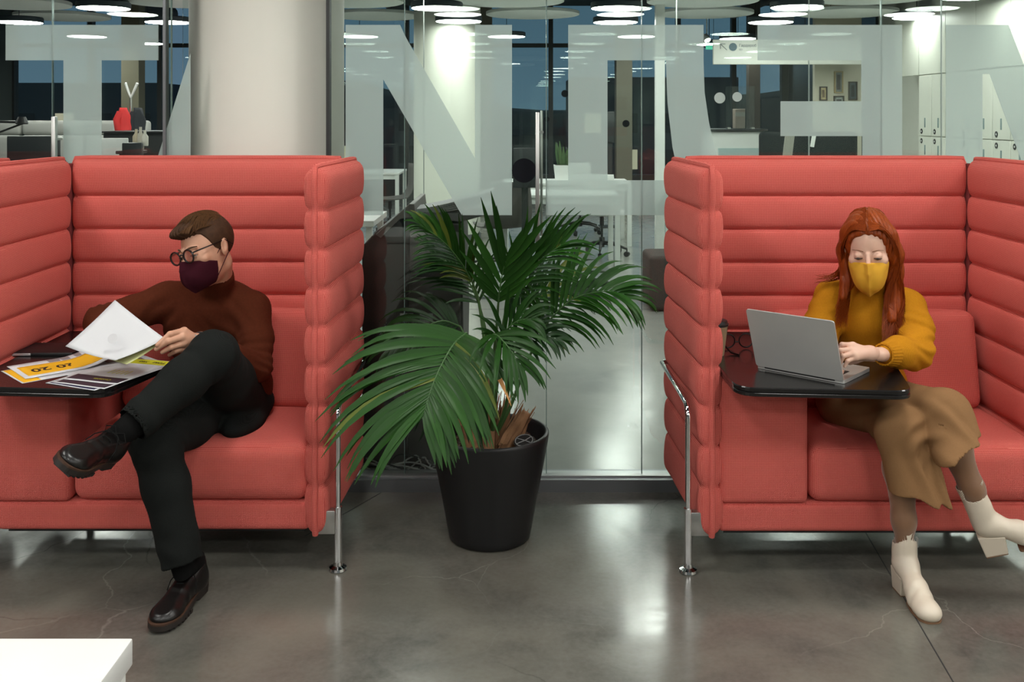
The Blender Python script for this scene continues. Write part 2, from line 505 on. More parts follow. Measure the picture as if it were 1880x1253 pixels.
# frosted letters (read from the far side), given by their outlines
FY = -0.008
def letter(polys, holes=()):
    bm = bmesh.new()
    def pt(p, y): return ((p[0]-CX)*GY/F, y, CAMZ-(p[1]-CY)*GY/F)
    for poly in polys:
        vs = [bm.verts.new(pt(p, FY)) for p in poly]
        bm.faces.new(vs)
    bmesh.ops.recalc_face_normals(bm, faces=bm.faces)
    r = bmesh.ops.extrude_face_region(bm, geom=list(bm.faces))
    bmesh.ops.translate(bm, vec=(0, 0.0015, 0), verts=[g for g in r['geom'] if isinstance(g, bmesh.types.BMVert)])
    me = bpy.data.meshes.new('frosted_letter'); bm.to_mesh(me); bm.free()
    me.materials.append(M_FILM)
    return link_mesh('frosted_letter', me, None, gp)
T, B = 46, 395
letter([[(12,T),(292,T),(292,111),(188,111),(188,B),(118,B),(118,111),(12,111)]])
letter([[(366,T),(345,111),(330,160),(256,B),(330,B),(346,T+40),(349,T)][0:0] or [(347,110),(351,98),(351,B),(257,B)]])
letter([[(635,T),(735,T),(745,68),(872,290),(872,T),(940,T),(940,B),(848,B),(704,146),(704,B),(635,B)]])
letter([[(1043,T),(1291,T),(1291,111),(1115,111),(1115,331),(1043,331)],
        [(1222,111),(1291,111),(1293,170),(1301,225),(1316,290),(1325,331),(1247,331),(1234,270),(1225,190)],
        [(1002,331),(1366,331),(1366,B),(1002,B)]])
letter([[(1390,T),(1655,T),(1655,B),(1432,B),(1432,331),(1582,331),(1582,250),(1432,250),(1432,186),(1580,186),(1580,111),(1390,111)]])
letter([[(1735,T),(1850,T),(1905,190),(1960,T),(2075,T),(2075,B),(2005,B),(2005,150),(1905,380),(1815,136),(1802,136),(1802,B),(1735,B)]])
def sticker(px, py, r, D, m, lab, parent=gp, y=-0.011):
    V = MB()
    V.lathe([(0.0, 0.0), (r, 0.0), (r, 0.0012), (0.0, 0.0012)], 40, M=Matrix.Translation(((px-CX)*D/F, y, CAMZ-(py-CY)*D/F)) @ Matrix.Rotation(R(90), 4, 'X'))
    o = V.build('sticker', m, parent)
    return o
MST = mat('black_sticker', (0.008, 0.009, 0.012), 0.8, spec=0.1)
for px, py in ((105, 307), (962, 313), (1838, 317)):
    sticker(px, py, 0.05, GY, MST, '', gp, -0.013)
for px, py, r in ((1321, 180, 0.046), (1353, 178, 0.040)):
    sticker(px, py, r, 8.32, mat('white_sticker', (0.7, 0.72, 0.72), 0.5), '', gp2, -0.009)
for px, py, r in ((1037, 172, 0.03), (1004, 219, 0.022), (1149, 227, 0.03)):
    sticker(px, py, r, 8.32, MST, '', gp2, -0.009)
# door pulls
def pull(px, y0, y1, D, parent, w=0.017, off=-0.06):
    o = MB()
    x = (px-CX)*D/F; z0 = CAMZ-(y1-CY)*D/F; z1 = CAMZ-(y0-CY)*D/F
    o.bevbox(x-w/2, x+w/2, off-0.012, off+0.012, z0, z1, 0.003, 2)
    for z in (z0+0.09, z1-0.09): o.tube([(x, off, z), (x, 0, z)], 0.008, 10)
    return o.build('door_pull', M_STEEL, parent)
pull(986, 206, 560, GY, gp, 0.016)
pull(993, 203, 470, 4.25, gp, 0.010, 0.05)
pull(112, 214, 420, GY, gp, 0.018)

# ------------------------------------------------------------------ ceiling lamps and acoustic discs
M_LAMP = mat('lamp_diffuser', (0.9, 0.9, 0.9), 0.4, emit=((1.0, 0.985, 0.93), LAMP_E))
M_LBODY = mat('lamp_body', (0.05, 0.07, 0.09), 0.5)
lamp_meshes = {}
def make_lamp(name='ceiling_lamp'):
    o = empty(name)
    a = MB(); a.lathe([(0.0, 0.06), (0.262, 0.06), (0.272, 0.05), (0.272, 0.0), (0.266, -0.004)], 40)
    b = MB(); b.lathe([(0.264, -0.002), (0.258, -0.008), (0.0, -0.009)], 40)
    c = MB(); c.tube([(0, 0, 0.05), (0, 0, H-2.65)], 0.004, 6)
    a.build('housing', M_LBODY, o); b.build('diffuser', M_LAMP, o, edge_angle=80); c.build('cord', M_DARK, o)
    return o
lamp0 = None
LZ = 2.65
rowsY = [(-2.8, 'F'), (-0.9, 'F'), (1.0, 'F'), (2.9, 'F'), (6.2, 'M'), (8.3, 'M')]
lamps = []
for (y, k) in rowsY:
    for x in (-6.1, -4.2, -2.4, -0.6, 1.2, 3.0, 4.4):
        if not (y in (2.9, 6.2) and x < -4): lamps.append((x, y, LZ, None))
for px, D in ((190,10.4),(470,10.4),(802,10.4),(1132,10.4),(1463,10.3),(1780,9.4),
              (35,12.0),(308,12.0),(560,12.0),(842,11.55),(1130,12.0),(1415,12.0),(1683,11.4),
              (1355,14.6),(1310,15.8),(160,14.2),(270,15.6),(1168,14.2),(930,14.2),(660,14.2),(905,10.9),(1195,10.9)):
    z = 2.62 if (px, D) == (842, 11.55) else LZ
    lamps.append(((px-CX)*D/F, D, z, px))
seen = {}
for (x, y, z, px) in lamps:
    if px in (905, 1195): continue
    if lamp0 is None: lamp0 = make_lamp(); o = lamp0
    else: o = copy_tree(lamp0)
    o.location = (x, y, z)
    if y < 9:
        ry = {-2.8: 'last row behind the camera', -0.9: 'first row behind the camera', 1.0: 'row above the white drawer cabinet', 2.9: 'row just in front of the sofas', 6.2: 'row between the two glass partitions', 8.3: 'row above the second glass partition'}[y]
        rx = {-6.1: 'leftmost', -4.2: 'second from left', -2.4: 'third from left', -0.6: 'fourth from left', 1.2: 'third from right', 3.0: 'second from right', 4.4: 'rightmost'}[x]
        tag(o, 'round ceiling lamp, %s in the %s' % (rx, ry), 'lamp', 'round lamps over the front area')
    else:
        rw = 'front row' if y < 11 else ('second row' if y < 13 else 'distant row')
        side = {190:'above the coat stand',470:'behind the thick beige column',802:'left of the lit far column',1132:'above the middle desks',1463:'above the reception sign',1780:'beside the locker wall at right',
                35:'at the left picture edge',308:'right of the coat stand',560:'hidden behind the thick beige column',842:'whose light washes the round far column',1130:'straight above the middle desk',1415:'left of the brown post by reception',
                1683:'in front of the far lockers',1355:'just above the white hanging sign',1310:'above the left end of the hanging sign',160:'over the grey sofa at left',270:'behind the coat stand at left',1168:'farthest over the desks',930:'behind the door pulls',660:'beside the round far column'}[px]
        tag(o, 'glowing round ceiling lamp %s, %s' % (side, rw), 'lamp', 'round ceiling lamps behind the glass')
M_DISC = mat('acoustic_felt', (0.80, 0.84, 0.83), 0.9)
def disc():
    a = MB(); a.lathe([(0.0, 0.04), (0.59, 0.04), (0.6, 0.035), (0.6, 0.0), (0.59, -0.004), (0.0, -0.004)], 48)
    o = a.build('acoustic_disc', M_DISC); 
    return o
d0 = None
dlab = {100:'over the coat stand', 330:'left of the thick beige column', 690:'right of the thick beige column', 978:'behind the door pulls', 1295:'above the reception sign', 1590:'above the framed pictures',
        640:'at the top edge beside the thick column', 935:'at the top edge near the round far column', 1290:'at the top edge above the reception', 1600:'at the top edge right of centre', 20:'cut by the left picture edge', 1000:'x'}
for px, py, D in ((115,32,13.2),(690,30,13.0),(978,27,12.8),(1295,26,12.6),(1555,25,12.2),(640,4,10.9),(935,3,10.9),(1290,3,10.8),(1600,-2,10.8),(330,4,10.6),(20,8,10.6)):
    if d0 is None: d0 = disc(); o = d0
    else: o = copy_tree(d0)
    o.location = W(px, py, D)
    wi = MB(); wi.tube([(0.2, 0, 0.03), (0.2, 0, H-o.location.z)], 0.003, 5); wi.tube([(-0.2, 0, 0.03), (-0.2, 0, H-o.location.z)], 0.003, 5); wi.build('hanger', M_DARK, o)
    tag(o, 'large pale grey round acoustic panel %s' % dlab.get(px, dlab.get(100)), 'ceiling panel', 'round acoustic ceiling panels')
# ------------------------------------------------------------------ high-backed sofas with channel-quilted panels
SEAMS = [0.135, 0.293, 0.427, 0.562, 0.694, 0.827, 0.956, 1.087, 1.218, 1.362]
def quilt_panel(name, parent, p0, p1, z0, z1, T=0.046, nl=40, wob=0.0, seed=0):
    """padded panel standing on the line p0 -> p1 (plan), quilted in horizontal channels, with a piped rim"""
    p0 = Vector((*p0, 0)); p1 = Vector((*p1, 0)); d = (p1-p0); Ln = d.length; d.normalize(); n = Vector((-d.y, d.x, 0))
    seams = [z0] + [s for s in SEAMS if z0+0.03 < s < z1-0.03] + [z1]
    zs = []; prof = []
    for i in range(len(seams)-1):
        a, b = seams[i], seams[i+1]; m = 12
        for k in range(m):
            t = k/m
            zs.append(a+(b-a)*t); prof.append(0.60+0.40*math.sqrt(max(0, 1-(2*t-1)**2))**0.9)
    zs.append(z1); prof.append(0.60)
    ss = [0, 0.004, 0.010, 0.018, 0.028, 0.042] + [0.042+(Ln-0.084)*k/nl for k in range(1, nl)] + [Ln-x for x in (0.042, 0.028, 0.018, 0.010, 0.004, 0)]
    def ed(x):
        return math.sqrt(max(0.0, 1-(1-min(1, x/0.042))**2))
    def front(side):
        V = []
        for j, z in enumerate(zs):
            ez = ed(min(z-z0, z1-z))
            for s_ in ss:
                es = ed(min(s_, Ln-s_))
                # the seams pull the rim in a little: scalloped edge
                pull = 0.010*(1-prof[j])/0.4
                e = min(1, ez*1.0)*es
                h = T*prof[j]*(0.16+0.84*e)
                h += 0.0035*noise.noise(Vector((s_*6+seed, z*7, side*3)))*e
                so = s_
                if s_ < 0.03: so = s_ + pull*(1-s_/0.03)
                if s_ > Ln-0.03: so = s_ - pull*(1-(Ln-s_)/0.03)
                V.append(p0+d*so+n*(h*side)+Vector((0, 0, z)))
        return V
    Va = front(1); Vb = front(-1)
    m = MB(); w = len(ss); Fs = []
    for j in range(len(zs)-1):
        for i in range(w-1):
            Fs.append((j*w+i, j*w+i+1, (j+1)*w+i+1, (j+1)*w+i))
    off = len(Va)
    Fb = [tuple(off+k for k in reversed(f)) for f in Fs]
    rim = []
    loop = [i for i in range(w)] + [j*w+w-1 for j in range(1, len(zs))] + [(len(zs)-1)*w+i for i in range(w-2, -1, -1)] + [j*w for j in range(len(zs)-2, 0, -1)]
    for i in range(len(loop)):
        a, b = loop[i], loop[(i+1) % len(loop)]
        rim.append((a, b, off+b, off+a))
    m.add(Va+Vb, Fs+Fb+rim, 0, True)
    o = m.build(name, M_RED, parent, world_coords=True, edge_angle=80)
    # piping round the rim
    q = []
    def pp(s_, z): q.append(p0+d*s_+Vector((0, 0, z)))
    for j in range(0, len(zs), 2): pp(0.010*(1-prof[j])/0.4-0.002, zs[j])
    for s_ in ss[6:-6:3]: pp(s_, z1+0.002)
    for j in range(len(zs)-1, -1, -2): pp(Ln-0.010*(1-prof[j])/0.4+0.002, zs[j])
    pm = MB(); pm.tube(q, 0.0105, 8)
    pm.build('piping', M_RED, o, world_coords=True)
    return o

def cushion(name, parent, x0, x1, y0, y1, z0, z1, r=0.045, crown=0.012, M=None, piping=True):
    """upholstered block with soft rounded edges"""
    bm = bmesh.new()
    bmesh.ops.create_grid(bm, x_segments=1, y_segments=1, size=0.5)
    bm.free()
    nx, ny, nz = 26, 22, 12
    def dens(a, b, n):
        r_ = [0, r*0.12, r*0.3, r*0.6, r*1.0]
        return [a+q for q in r_] + [a+r+(b-a-2*r)*k/n for k in range(1, n)] + [b-q for q in reversed(r_)]
    X, Y, Z = dens(x0, x1, nx), dens(y0, y1, ny), dens(z0, z1, nz)
    cx, cy, cz = (x0+x1)/2, (y0+y1)/2, (z0+z1)/2; hx, hy, hz = (x1-x0)/2, (y1-y0)/2, (z1-z0)/2
    idx = {}; V = []
    def vid(i, j, k):
        if (i, j, k) in idx: return idx[(i, j, k)]
        p = Vector((X[i], Y[j], Z[k])); c = Vector((max(x0+r, min(x1-r, p.x)), max(y0+r, min(y1-r, p.y)), max(z0+r, min(z1-r, p.z))))
        dlt = p-c
        if dlt.length > 1e-9: p = c+dlt.normalized()*min(r, dlt.length) if sum(abs(t) > 1e-6 for t in dlt) > 1 else p
        u, v, w_ = (p.x-cx)/hx, (p.y-cy)/hy, (p.z-cz)/hz
        p.z += crown*(1-u*u)*(1-v*v)*(1 if w_ > 0 else 0.0)*max(0, w_)
        p.y -= crown*0.8*(1-u*u)*(1-w_*w_)*(1 if v < 0 else -1)*abs(v)
        if M is not None: p = M @ p
        V.append(p); idx[(i, j, k)] = len(V)-1
        return idx[(i, j, k)]
    Fs = []
    a, b, c_ = len(X)-1, len(Y)-1, len(Z)-1
    for i in range(a):
        for j in range(b):
            Fs.append((vid(i,j,c_), vid(i+1,j,c_), vid(i+1,j+1,c_), vid(i,j+1,c_)))
            Fs.append((vid(i,j,0), vid(i,j+1,0), vid(i+1,j+1,0), vid(i+1,j,0)))
    for i in range(a):
        for k in range(c_):
            Fs.append((vid(i,0,k), vid(i+1,0,k), vid(i+1,0,k+1), vid(i,0,k+1)))
            Fs.append((vid(i,b,k), vid(i,b,k+1), vid(i+1,b,k+1), vid(i+1,b,k)))
    for j in range(b):
        for k in range(c_):
            Fs.append((vid(0,j,k), vid(0,j,k+1), vid(0,j+1,k+1), vid(0,j+1,k)))
            Fs.append((vid(a,j,k), vid(a,j+1,k), vid(a,j+1,k+1), vid(a,j,k+1)))
    return pydata(name, V, Fs, M_RED, parent, True, world_coords=True)

YF, YB = 3.34, 3.975
def sofa(label, xl, xb, xr, group, flare_l=(0, 0), flare_r=(0, 0), dy=0.0):
    """xl/xr: inner faces of the side panels at the back, xb: boundary between arm block and seat"""
    s = thing('work_sofa', label, 'sofa', ((xl+xr)/2, (YF+YB)/2+dy, 0), 0, group)
    # wings: left, right; back
    quilt_panel('side_panel', s, (xl-0.047+flare_l[0], YF+dy), (xl-0.047+flare_l[1], YB-0.01+dy), 0.127, 1.362, seed=xl)
    quilt_panel('side_panel', s, (xr+0.047+flare_r[0], YF+dy), (xr+0.047+flare_r[1], YB-0.01+dy), 0.127, 1.362, seed=xr)
    quilt_panel('back_panel', s, (xl-0.01, YB+dy), (xr+0.01, YB+dy), 0.16, 1.364, T=0.05, nl=60, seed=xl*2)
    for (xa, xb_) in ((xl-0.040, xl-0.006), (xr+0.006, xr+0.040)):
        MB().bevbox(xa, xb_, YB-0.038+dy, YB+0.02+dy, 0.18, 1.345, 0.008, 2).build('corner_seam', mat('seam_red', (0.16, 0.02, 0.02), 0.95), s, world_coords=True)
    # base, block under the table, seat, back cushion
    cushion('base', s, xl-0.005, xr+0.005, YF+0.02+dy, YB-0.03+dy, 0.135, 0.232, r=0.018, crown=0.002)
    cushion('arm_block', s, xl-0.003, xb-0.002, YF+0.012+dy, YB-0.06+dy, 0.232, 0.655, r=0.022, crown=0.004)
    cushion('seat_cushion', s, xb+0.002, xr+0.004, YF+0.012+dy, YB-0.06+dy, 0.232, 0.43, r=0.045, crown=0.014)
    Mb = Matrix.Translation((0, YB-0.16+dy, 0.42)) @ Matrix.Rotation(R(-10), 4, 'X') @ Matrix.Translation((0, -(YB-0.16+dy), -0.42))
    cushion('back_cushion', s, xb+0.01, xr-0.02, YB-0.235+dy, YB-0.10+dy, 0.42, 0.785, r=0.04, crown=0.012, M=Mb)
    # chrome frames at both ends
    for sd, xw in ((-1, xl-0.105), (1, xr+0.100)):
        x = xw
        m = MB()
        a, b_ = YF+0.025+dy, YB-0.03+dy
        zz = 0.56; r_ = 0.045
        path = [(x, a, 0.03), (x, a, 0.30), (x, a, zz-r_*1.4)]
        for k in range(7):
            t = k/6*PI/2; path.append((x, a+r_*(1-math.cos(t)), zz-r_+r_*math.sin(t)))
        path += [(x, b_, zz), (x-sd*0.02, b_+0.012, zz), (x-sd*0.07, b_+0.03, zz)]
        m.tube(path, 0.0095, 14)
        m.build('arm_frame', M_CHROME, s, world_coords=True, edge_angle=80)
        for yy in (a, b_-0.06):
            if yy != a: x = xw - sd*0.20
            f = MB(); f.lathe([(0.014, 0.012), (0.0145, 0.215)], 18, c=(x, yy, 0)); f.tube([(x, yy, 0.03), (x, yy, 0.2)], 0.0145, 18)
            f.lathe([(0.0, 0.0), (0.028, 0.0), (0.031, 0.004), (0.029, 0.012), (0.016, 0.018), (0.014, 0.03)], 24, c=(x, yy, 0))
            f.build('leg', M_CHROME, s, world_coords=True)
            if yy != a: continue
            br = MB(); br.bevbox(min(x, x-sd*0.075)+0.0, max(x, x-sd*0.075), yy-0.012, yy+0.02, 0.125, 0.205, 0.004, 2)
            br.build('bracket', M_STEEL, s, world_coords=True)
    u = MB(); u.box(xl+0.02, xr-0.02, YF+0.06+dy, YB-0.06+dy, 0.118, 0.135); u.build('underside', M_BLACK, s, world_coords=True)
    # table top with a wing reaching over the seat
    ft = YF-0.235+dy
    pts = [(xl+0.003, ft+0.01), (xb+0.235, ft-0.03), (xb+0.315, ft+0.325), (xb+0.06, ft+0.36), (xb+0.004, ft+0.42), (xb+0.004, YB-0.065+dy), (xl+0.003, YB-0.065+dy)]
    poly = round_poly(pts, [0.07, 0.055, 0.07, 0.05, 0.04, 0.004, 0.004], 8)
    t = MB()
    def ring(off, z):
        c = Vector((sum(p[0] for p in poly)/len(poly), sum(p[1] for p in poly)/len(poly)))
        return [((p[0]-c.x)*off+c.x, (p[1]-c.y)*off+c.y, z) for p in poly]
    levels = [(0.985, 0.660), (1.0, 0.663), (1.0, 0.672), (0.992, 0.675), (1.0, 0.678), (1.0, 0.687), (0.994, 0.690)]
    V = []; n = len(poly)
    for o_, z in levels: V += ring(o_, z)
    Fs = [tuple(range(n-1, -1, -1)), tuple((len(levels)-1)*n+k for k in range(n))]
    for i in range(len(levels)-1):
        for k in range(n): Fs.append((i*n+k, i*n+(k+1) % n, (i+1)*n+(k+1) % n, (i+1)*n+k))
    t.add(V, Fs); t.build('table_top', M_TABLE, s, world_coords=True)
    return s
sofa_l = sofa('salmon high-backed quilted work sofa with the man, left of the palm', -1.737, -1.487, -0.688, 'salmon high-backed work sofas', (0.0, 0.0), (-0.020+0.0, 0.015))
sofa_r = sofa('salmon high-backed quilted work sofa with the woman, right of the palm', 0.697, 0.996, 1.788, 'salmon high-backed work sofas', (0.018, -0.010), (0, 0), dy=-0.015)
blocker_sofa = copy_tree(sofa_l); blocker_sofa.location.x -= 1.315; blocker_sofa.location.y -= 0.12  # unseen sofa copy, added to stop light leaking under the left sofa
tag(blocker_sofa, 'unseen copy of the salmon work sofa beyond the left picture edge, added to block light')
# white drawer cabinet cut by the lower left corner
wc = thing('drawer_cabinet', 'white cabinet with a thick top at the lower left picture corner', 'cabinet', (-1.1, 1.3, 0))
MB().bevbox(-1.7, -0.593, 1.0, 1.56, 0.678, 0.72, 0.003, 2).build('top', M_WHITE, wc, world_coords=True)
MB().bevbox(-1.69, -0.60, 1.01, 1.55, 0.0, 0.672, 0.002, 1).build('body', M_WHITE, wc, world_coords=True)
for k in range(3):
    MB().bevbox(-0.602, -0.594, 1.02, 1.535, 0.03+k*0.212, 0.228+k*0.212+(-0.0), 0.002, 1).build('drawer', M_WHITE, wc, world_coords=True)
# ------------------------------------------------------------------ behind the glass
# lockers along the right wall
M_LOCK = mat('locker_white', (0.70, 0.70, 0.63), 0.4)
M_SLOT = mat('locker_slot', (0.16, 0.24, 0.25), 0.4)
lk = thing('locker_bank', 'bank of white lockers with round black number plates along the right wall', 'lockers', (4.85, 9.3, 0))
LX = 4.72
MB().box(LX+0.03, 4.999, 8.0, 11.6, 0, 2.05).build('carcass', M_LOCK, lk, world_coords=True)
for j in range(10):
    y = 8.02+j*0.355
    for k, (z0, z1) in enumerate(((0.06, 0.68), (0.69, 1.285), (1.295, 1.985))):
        dd = MB().bevbox(LX, LX+0.028, y+0.003, y+0.350, z0, z1, 0.003, 1).build('door', M_LOCK, lk, world_coords=True)
        if k == 0: continue
        zp = 1.345 if k == 2 else 1.235
        Mx = Matrix.Translation((LX-0.001, y+0.27, zp)) @ Matrix.Rotation(R(-90), 4, 'Y')
        MB().lathe([(0.0, 0.0), (0.030, 0.0), (0.030, 0.003), (0.0, 0.003)], 20, M=Mx).build('number_plate', MST, dd, world_coords=True)
        Mx2 = Matrix.Translation((LX-0.0045, y+0.27, zp)) @ Matrix.Rotation(R(-90), 4, 'Y')
        MB().lathe([(0.004, 0.0), (0.010, 0.0), (0.010, 0.001), (0.004, 0.001)], 16, M=Mx2).build('number_mark', M_WHITE, dd, world_coords=True)
        z0s, z1s = (1.39, 1.50) if k == 2 else (1.08, 1.19)
        MB().bevbox(LX-0.003, LX+0.004, y+0.165, y+0.195, z0s, z1s, 0.002, 2).build('vent_slot', M_SLOT, dd, world_coords=True)
# panels over the lockers
for j in range(6):
    MB().bevbox(LX+0.0, LX+0.026, 8.02+j*0.71, 8.02+j*0.71+0.704, 1.995, 3.45, 0.003, 1).build('upper_panel', M_LOCK, lk, world_coords=True)

# reception counter, shield, box
rc = thing('reception_counter', 'tall white reception counter with a black top', 'counter', (3.15, 14.3, 0))
def wx(px, D): return (px-CX)*D/F
def wz(py, D): return CAMZ-(py-CY)*D/F
MB().bevbox(wx(1305,14), wx(1405,14), 14.0, 14.7, 0.0, wz(241,14), 0.02, 2).build('front_panel', M_WHITE, rc, world_coords=True)
MB().bevbox(wx(1298,14), wx(1408,14), 13.93, 14.75, wz(241,14), wz(237,14), 0.005, 1).build('counter_top', M_DARK, rc, world_coords=True)
MB().bevbox(wx(1318,14), wx(1405,14), 13.97, 13.995, 0.35, wz(272,14), 0.005, 1).build('glass_plinth', mat('pale_blue_glass', (0.5, 0.62, 0.62), 0.2), rc, world_coords=True)
sh = thing('counter_shield', 'clear acrylic shield standing on the reception counter', 'screen', (3.3, 14.1, wz(237,14)))
MB().box(wx(1335,14), wx(1388,14), 14.09, 14.10, wz(237,14), wz(158,14)).build('pane', glass_mat('acrylic', (0.85, 0.88, 0.9), 1.2), sh, world_coords=True)
for px in (1340, 1384): MB().box(wx(px,14)-0.02, wx(px,14)+0.02, 14.03, 14.16, wz(237,14), wz(234,14)).build('foot', M_STEEL, sh, world_coords=True)
bx_ = thing('carton', 'pinkish beige upright carton on the reception counter', 'box', (wx(1366,14), 14.3, wz(237,14)))
MB().bevbox(wx(1357,14), wx(1376,14), 14.25, 14.42, wz(236.5,14), wz(200,14), 0.006, 1).build('body', mat('beige_card', (0.62, 0.45, 0.36), 0.7), bx_, world_coords=True)
MB().box(wx(1357,14)+0.002, wx(1376,14)-0.002, 14.249, 14.2495, wz(214,14), wz(206,14)).build('printed_band', mat('pale_print', (0.7, 0.6, 0.5), 0.6), bx_, world_coords=True)
# hanging sign with an arrow, a round emblem and a word
sg = thing('hanging_sign', 'long white hanging sign with arrow and round emblem above the reception', 'sign', (wx(1445,12.9), 12.9, 2.5))
MB().bevbox(wx(1309,12.9), wx(1581,12.9), 12.88, 12.93, wz(118.5,12.9), wz(73,12.9), 0.004, 1).build('board', mat('white_sign', (0.75, 0.75, 0.70), 0.4), sg, world_coords=True)
for px in (1388, 1478): MB().tube([(wx(px,12.9), 12.9, wz(73,12.9)), (wx(px,12.9), 12.9, H)], 0.005, 6).build('hanger', M_DARK, sg, world_coords=True)
MB().lathe([(0, 0), (0.052, 0), (0.052, 0.003), (0, 0.003)], 24, M=Matrix.Translation((wx(1345,12.9), 12.879, wz(86.5,12.9))) @ Matrix.Rotation(R(90), 4, 'X')).build('emblem', mat('slate_print', (0.10, 0.16, 0.20), 0.5), sg, world_coords=True)
a = MB(); M_GP = mat('grey_print', (0.25, 0.27, 0.28), 0.5)
a.tube([(wx(1334,12.9), 12.876, wz(92,12.9)), (wx(1322,12.9), 12.876, wz(81,12.9))], 0.005, 5)
a.tube([(wx(1322,12.9), 12.876, wz(90,12.9)), (wx(1322,12.9), 12.876, wz(81,12.9)), (wx(1331,12.9), 12.876, wz(81,12.9))], 0.005, 5)
a.build('arrow', M_GP, sg, world_coords=True)
def text_mesh(s, size, m, align='LEFT', valign='TOP_BASELINE', bold=True, ext=0.0004):
    c = bpy.data.curves.new('lettering', 'FONT'); c.body = s; c.size = size; c.extrude = ext; c.align_x = align; c.align_y = valign; c.resolution_u = 2
    if bold: c.offset = size*0.02
    o = bpy.data.objects.new('lettering_src', c); COL.objects.link(o)
    bpy.context.view_layer.update()
    me = bpy.data.meshes.new_from_object(o.evaluated_get(bpy.context.evaluated_depsgraph_get()))
    bpy.data.objects.remove(o); me.name = 'lettering'; me.materials.clear(); me.materials.append(m)
    return me
def text(name, s, loc, size, m, parent, bold=False):
    o = bpy.data.objects.new(name, text_mesh(s, size, m, bold=bold)); COL.objects.link(o)
    o.parent = parent
    o.matrix_basis = parent_world(parent).inverted() @ Matrix.Translation(loc) @ Matrix.Rotation(R(90), 4, 'X')
    return o
text('lettering', 'Гардероб', (wx(1356,12.9), 12.877, wz(86,12.9)), 0.048, M_GP, sg, bold=True)
text('lettering', '001', (wx(1356,12.9), 12.877, wz(93,12.9)), 0.035, M_GP, sg)
# exit sign and spotlight
ex = thing('exit_sign', 'small glowing green exit sign under the ceiling, left of the hanging sign', 'sign', (wx(1302,15.5), 15.5, 2.5))
MB().bevbox(wx(1296,15.5), wx(1308,15.5), 15.48, 15.53, wz(91,15.5), wz(83,15.5), 0.004, 1).build('box', mat('exit_green', (0.1, 0.5, 0.35), 0.4, emit=((0.1, 0.8, 0.5), 0.6)), ex, world_coords=True)
MB().tube([(wx(1302,15.5), 15.5, wz(83,15.5)), (wx(1302,15.5), 15.5, H)], 0.006, 6).build('hanger', M_DARK, ex, world_coords=True)
sp = thing('spotlight', 'small white spotlight tilted down, left of the hanging sign', 'spotlight', (wx(1299,14), 14, wz(74,14)))
MB().lathe([(0.0, 0.10), (0.03, 0.10), (0.045, 0.06), (0.05, 0.0), (0.046, 0.0)], 20, M=Matrix.Translation((wx(1299,14), 14, wz(74,14))) @ Matrix.Rotation(R(-35), 4, 'X') @ Matrix.Rotation(R(-15), 4, 'Y')).build('head', M_WHITE, sp, world_coords=True)
MB().lathe([(0.0, -0.002), (0.042, -0.002), (0.042, 0.004), (0.0, 0.004)], 20, M=Matrix.Translation((wx(1299,14), 14, wz(74,14))) @ Matrix.Rotation(R(-35), 4, 'X') @ Matrix.Rotation(R(-15), 4, 'Y')).build('lens', M_LAMP, sp, world_coords=True)
MB().tube([(wx(1299,14), 14.05, wz(70,14)), (wx(1299,14), 14.08, H)], 0.008, 6).build('stem', M_WHITE, sp, world_coords=True)
# beige picture wall with framed pictures
struct(MB().box(wx(1496,13.4), 4.70, 13.4, 13.5, 0, 3.3).build('wall_front', mat('beige_wall', (0.6, 0.56, 0.45), 0.6)), 'beige wall carrying framed pictures')
M_GOLD = mat('dull_gold_frame', (0.36, 0.27, 0.13), 0.4)
M_DKF = mat('dark_wood_frame', (0.05, 0.04, 0.03), 0.4)
for (x0_, x1_, y0_, y1_, m, c, lab) in ((1504,1518,159,185, M_DKF, (0.5,0.4,0.22), 'small dark framed picture with a pale mount, leftmost on the beige wall'),
        (1531,1547,131,171, M_GOLD, (0.16,0.17,0.16), 'tall gilt framed picture, uppermost on the beige wall'),
        (1530,1549,176,200, M_DKF, (0.3,0.32,0.3), 'framed picture directly below the tall gilt one'),
        (1557,1573,150,184, M_DKF, (0.07,0.09,0.10), 'dark framed picture at the right of the beige wall')):
    D = 13.4
    p = thing('framed_picture', lab, 'picture', (wx((x0_+x1_)/2, D), D-0.02, wz((y0_+y1_)/2, D)), group='framed pictures on the beige wall')
    f = MB(); a0, a1, b0, b1 = wx(x0_, D), wx(x1_, D), wz(y1_, D), wz(y0_, D); w = 0.016
    for q in ((a0, a1, b0, b0+w), (a0, a1, b1-w, b1), (a0, a0+w, b0+w, b1-w), (a1-w, a1, b0+w, b1-w)): f.box(q[0], q[1], D-0.03, D-0.001, q[2], q[3])
    f.build('frame', m, p, world_coords=True)
    MB().box(a0+w, a1-w, D-0.015, D-0.002, b0+w, b1-w).build('print', mat('print_'+str(x0_), c, 0.5, nscale=25, namt=0.6), p, world_coords=True)
    MB().box(a0+w*2.2, a1-w*2.2, D-0.017, D-0.015, b0+w*2.8, b1-w*2.8).build('picture_center', mat('printc_'+str(x0_), (c[0]*0.35, c[1]*0.3, c[2]*0.3), 0.5, nscale=30, namt=0.7), p, world_coords=True)

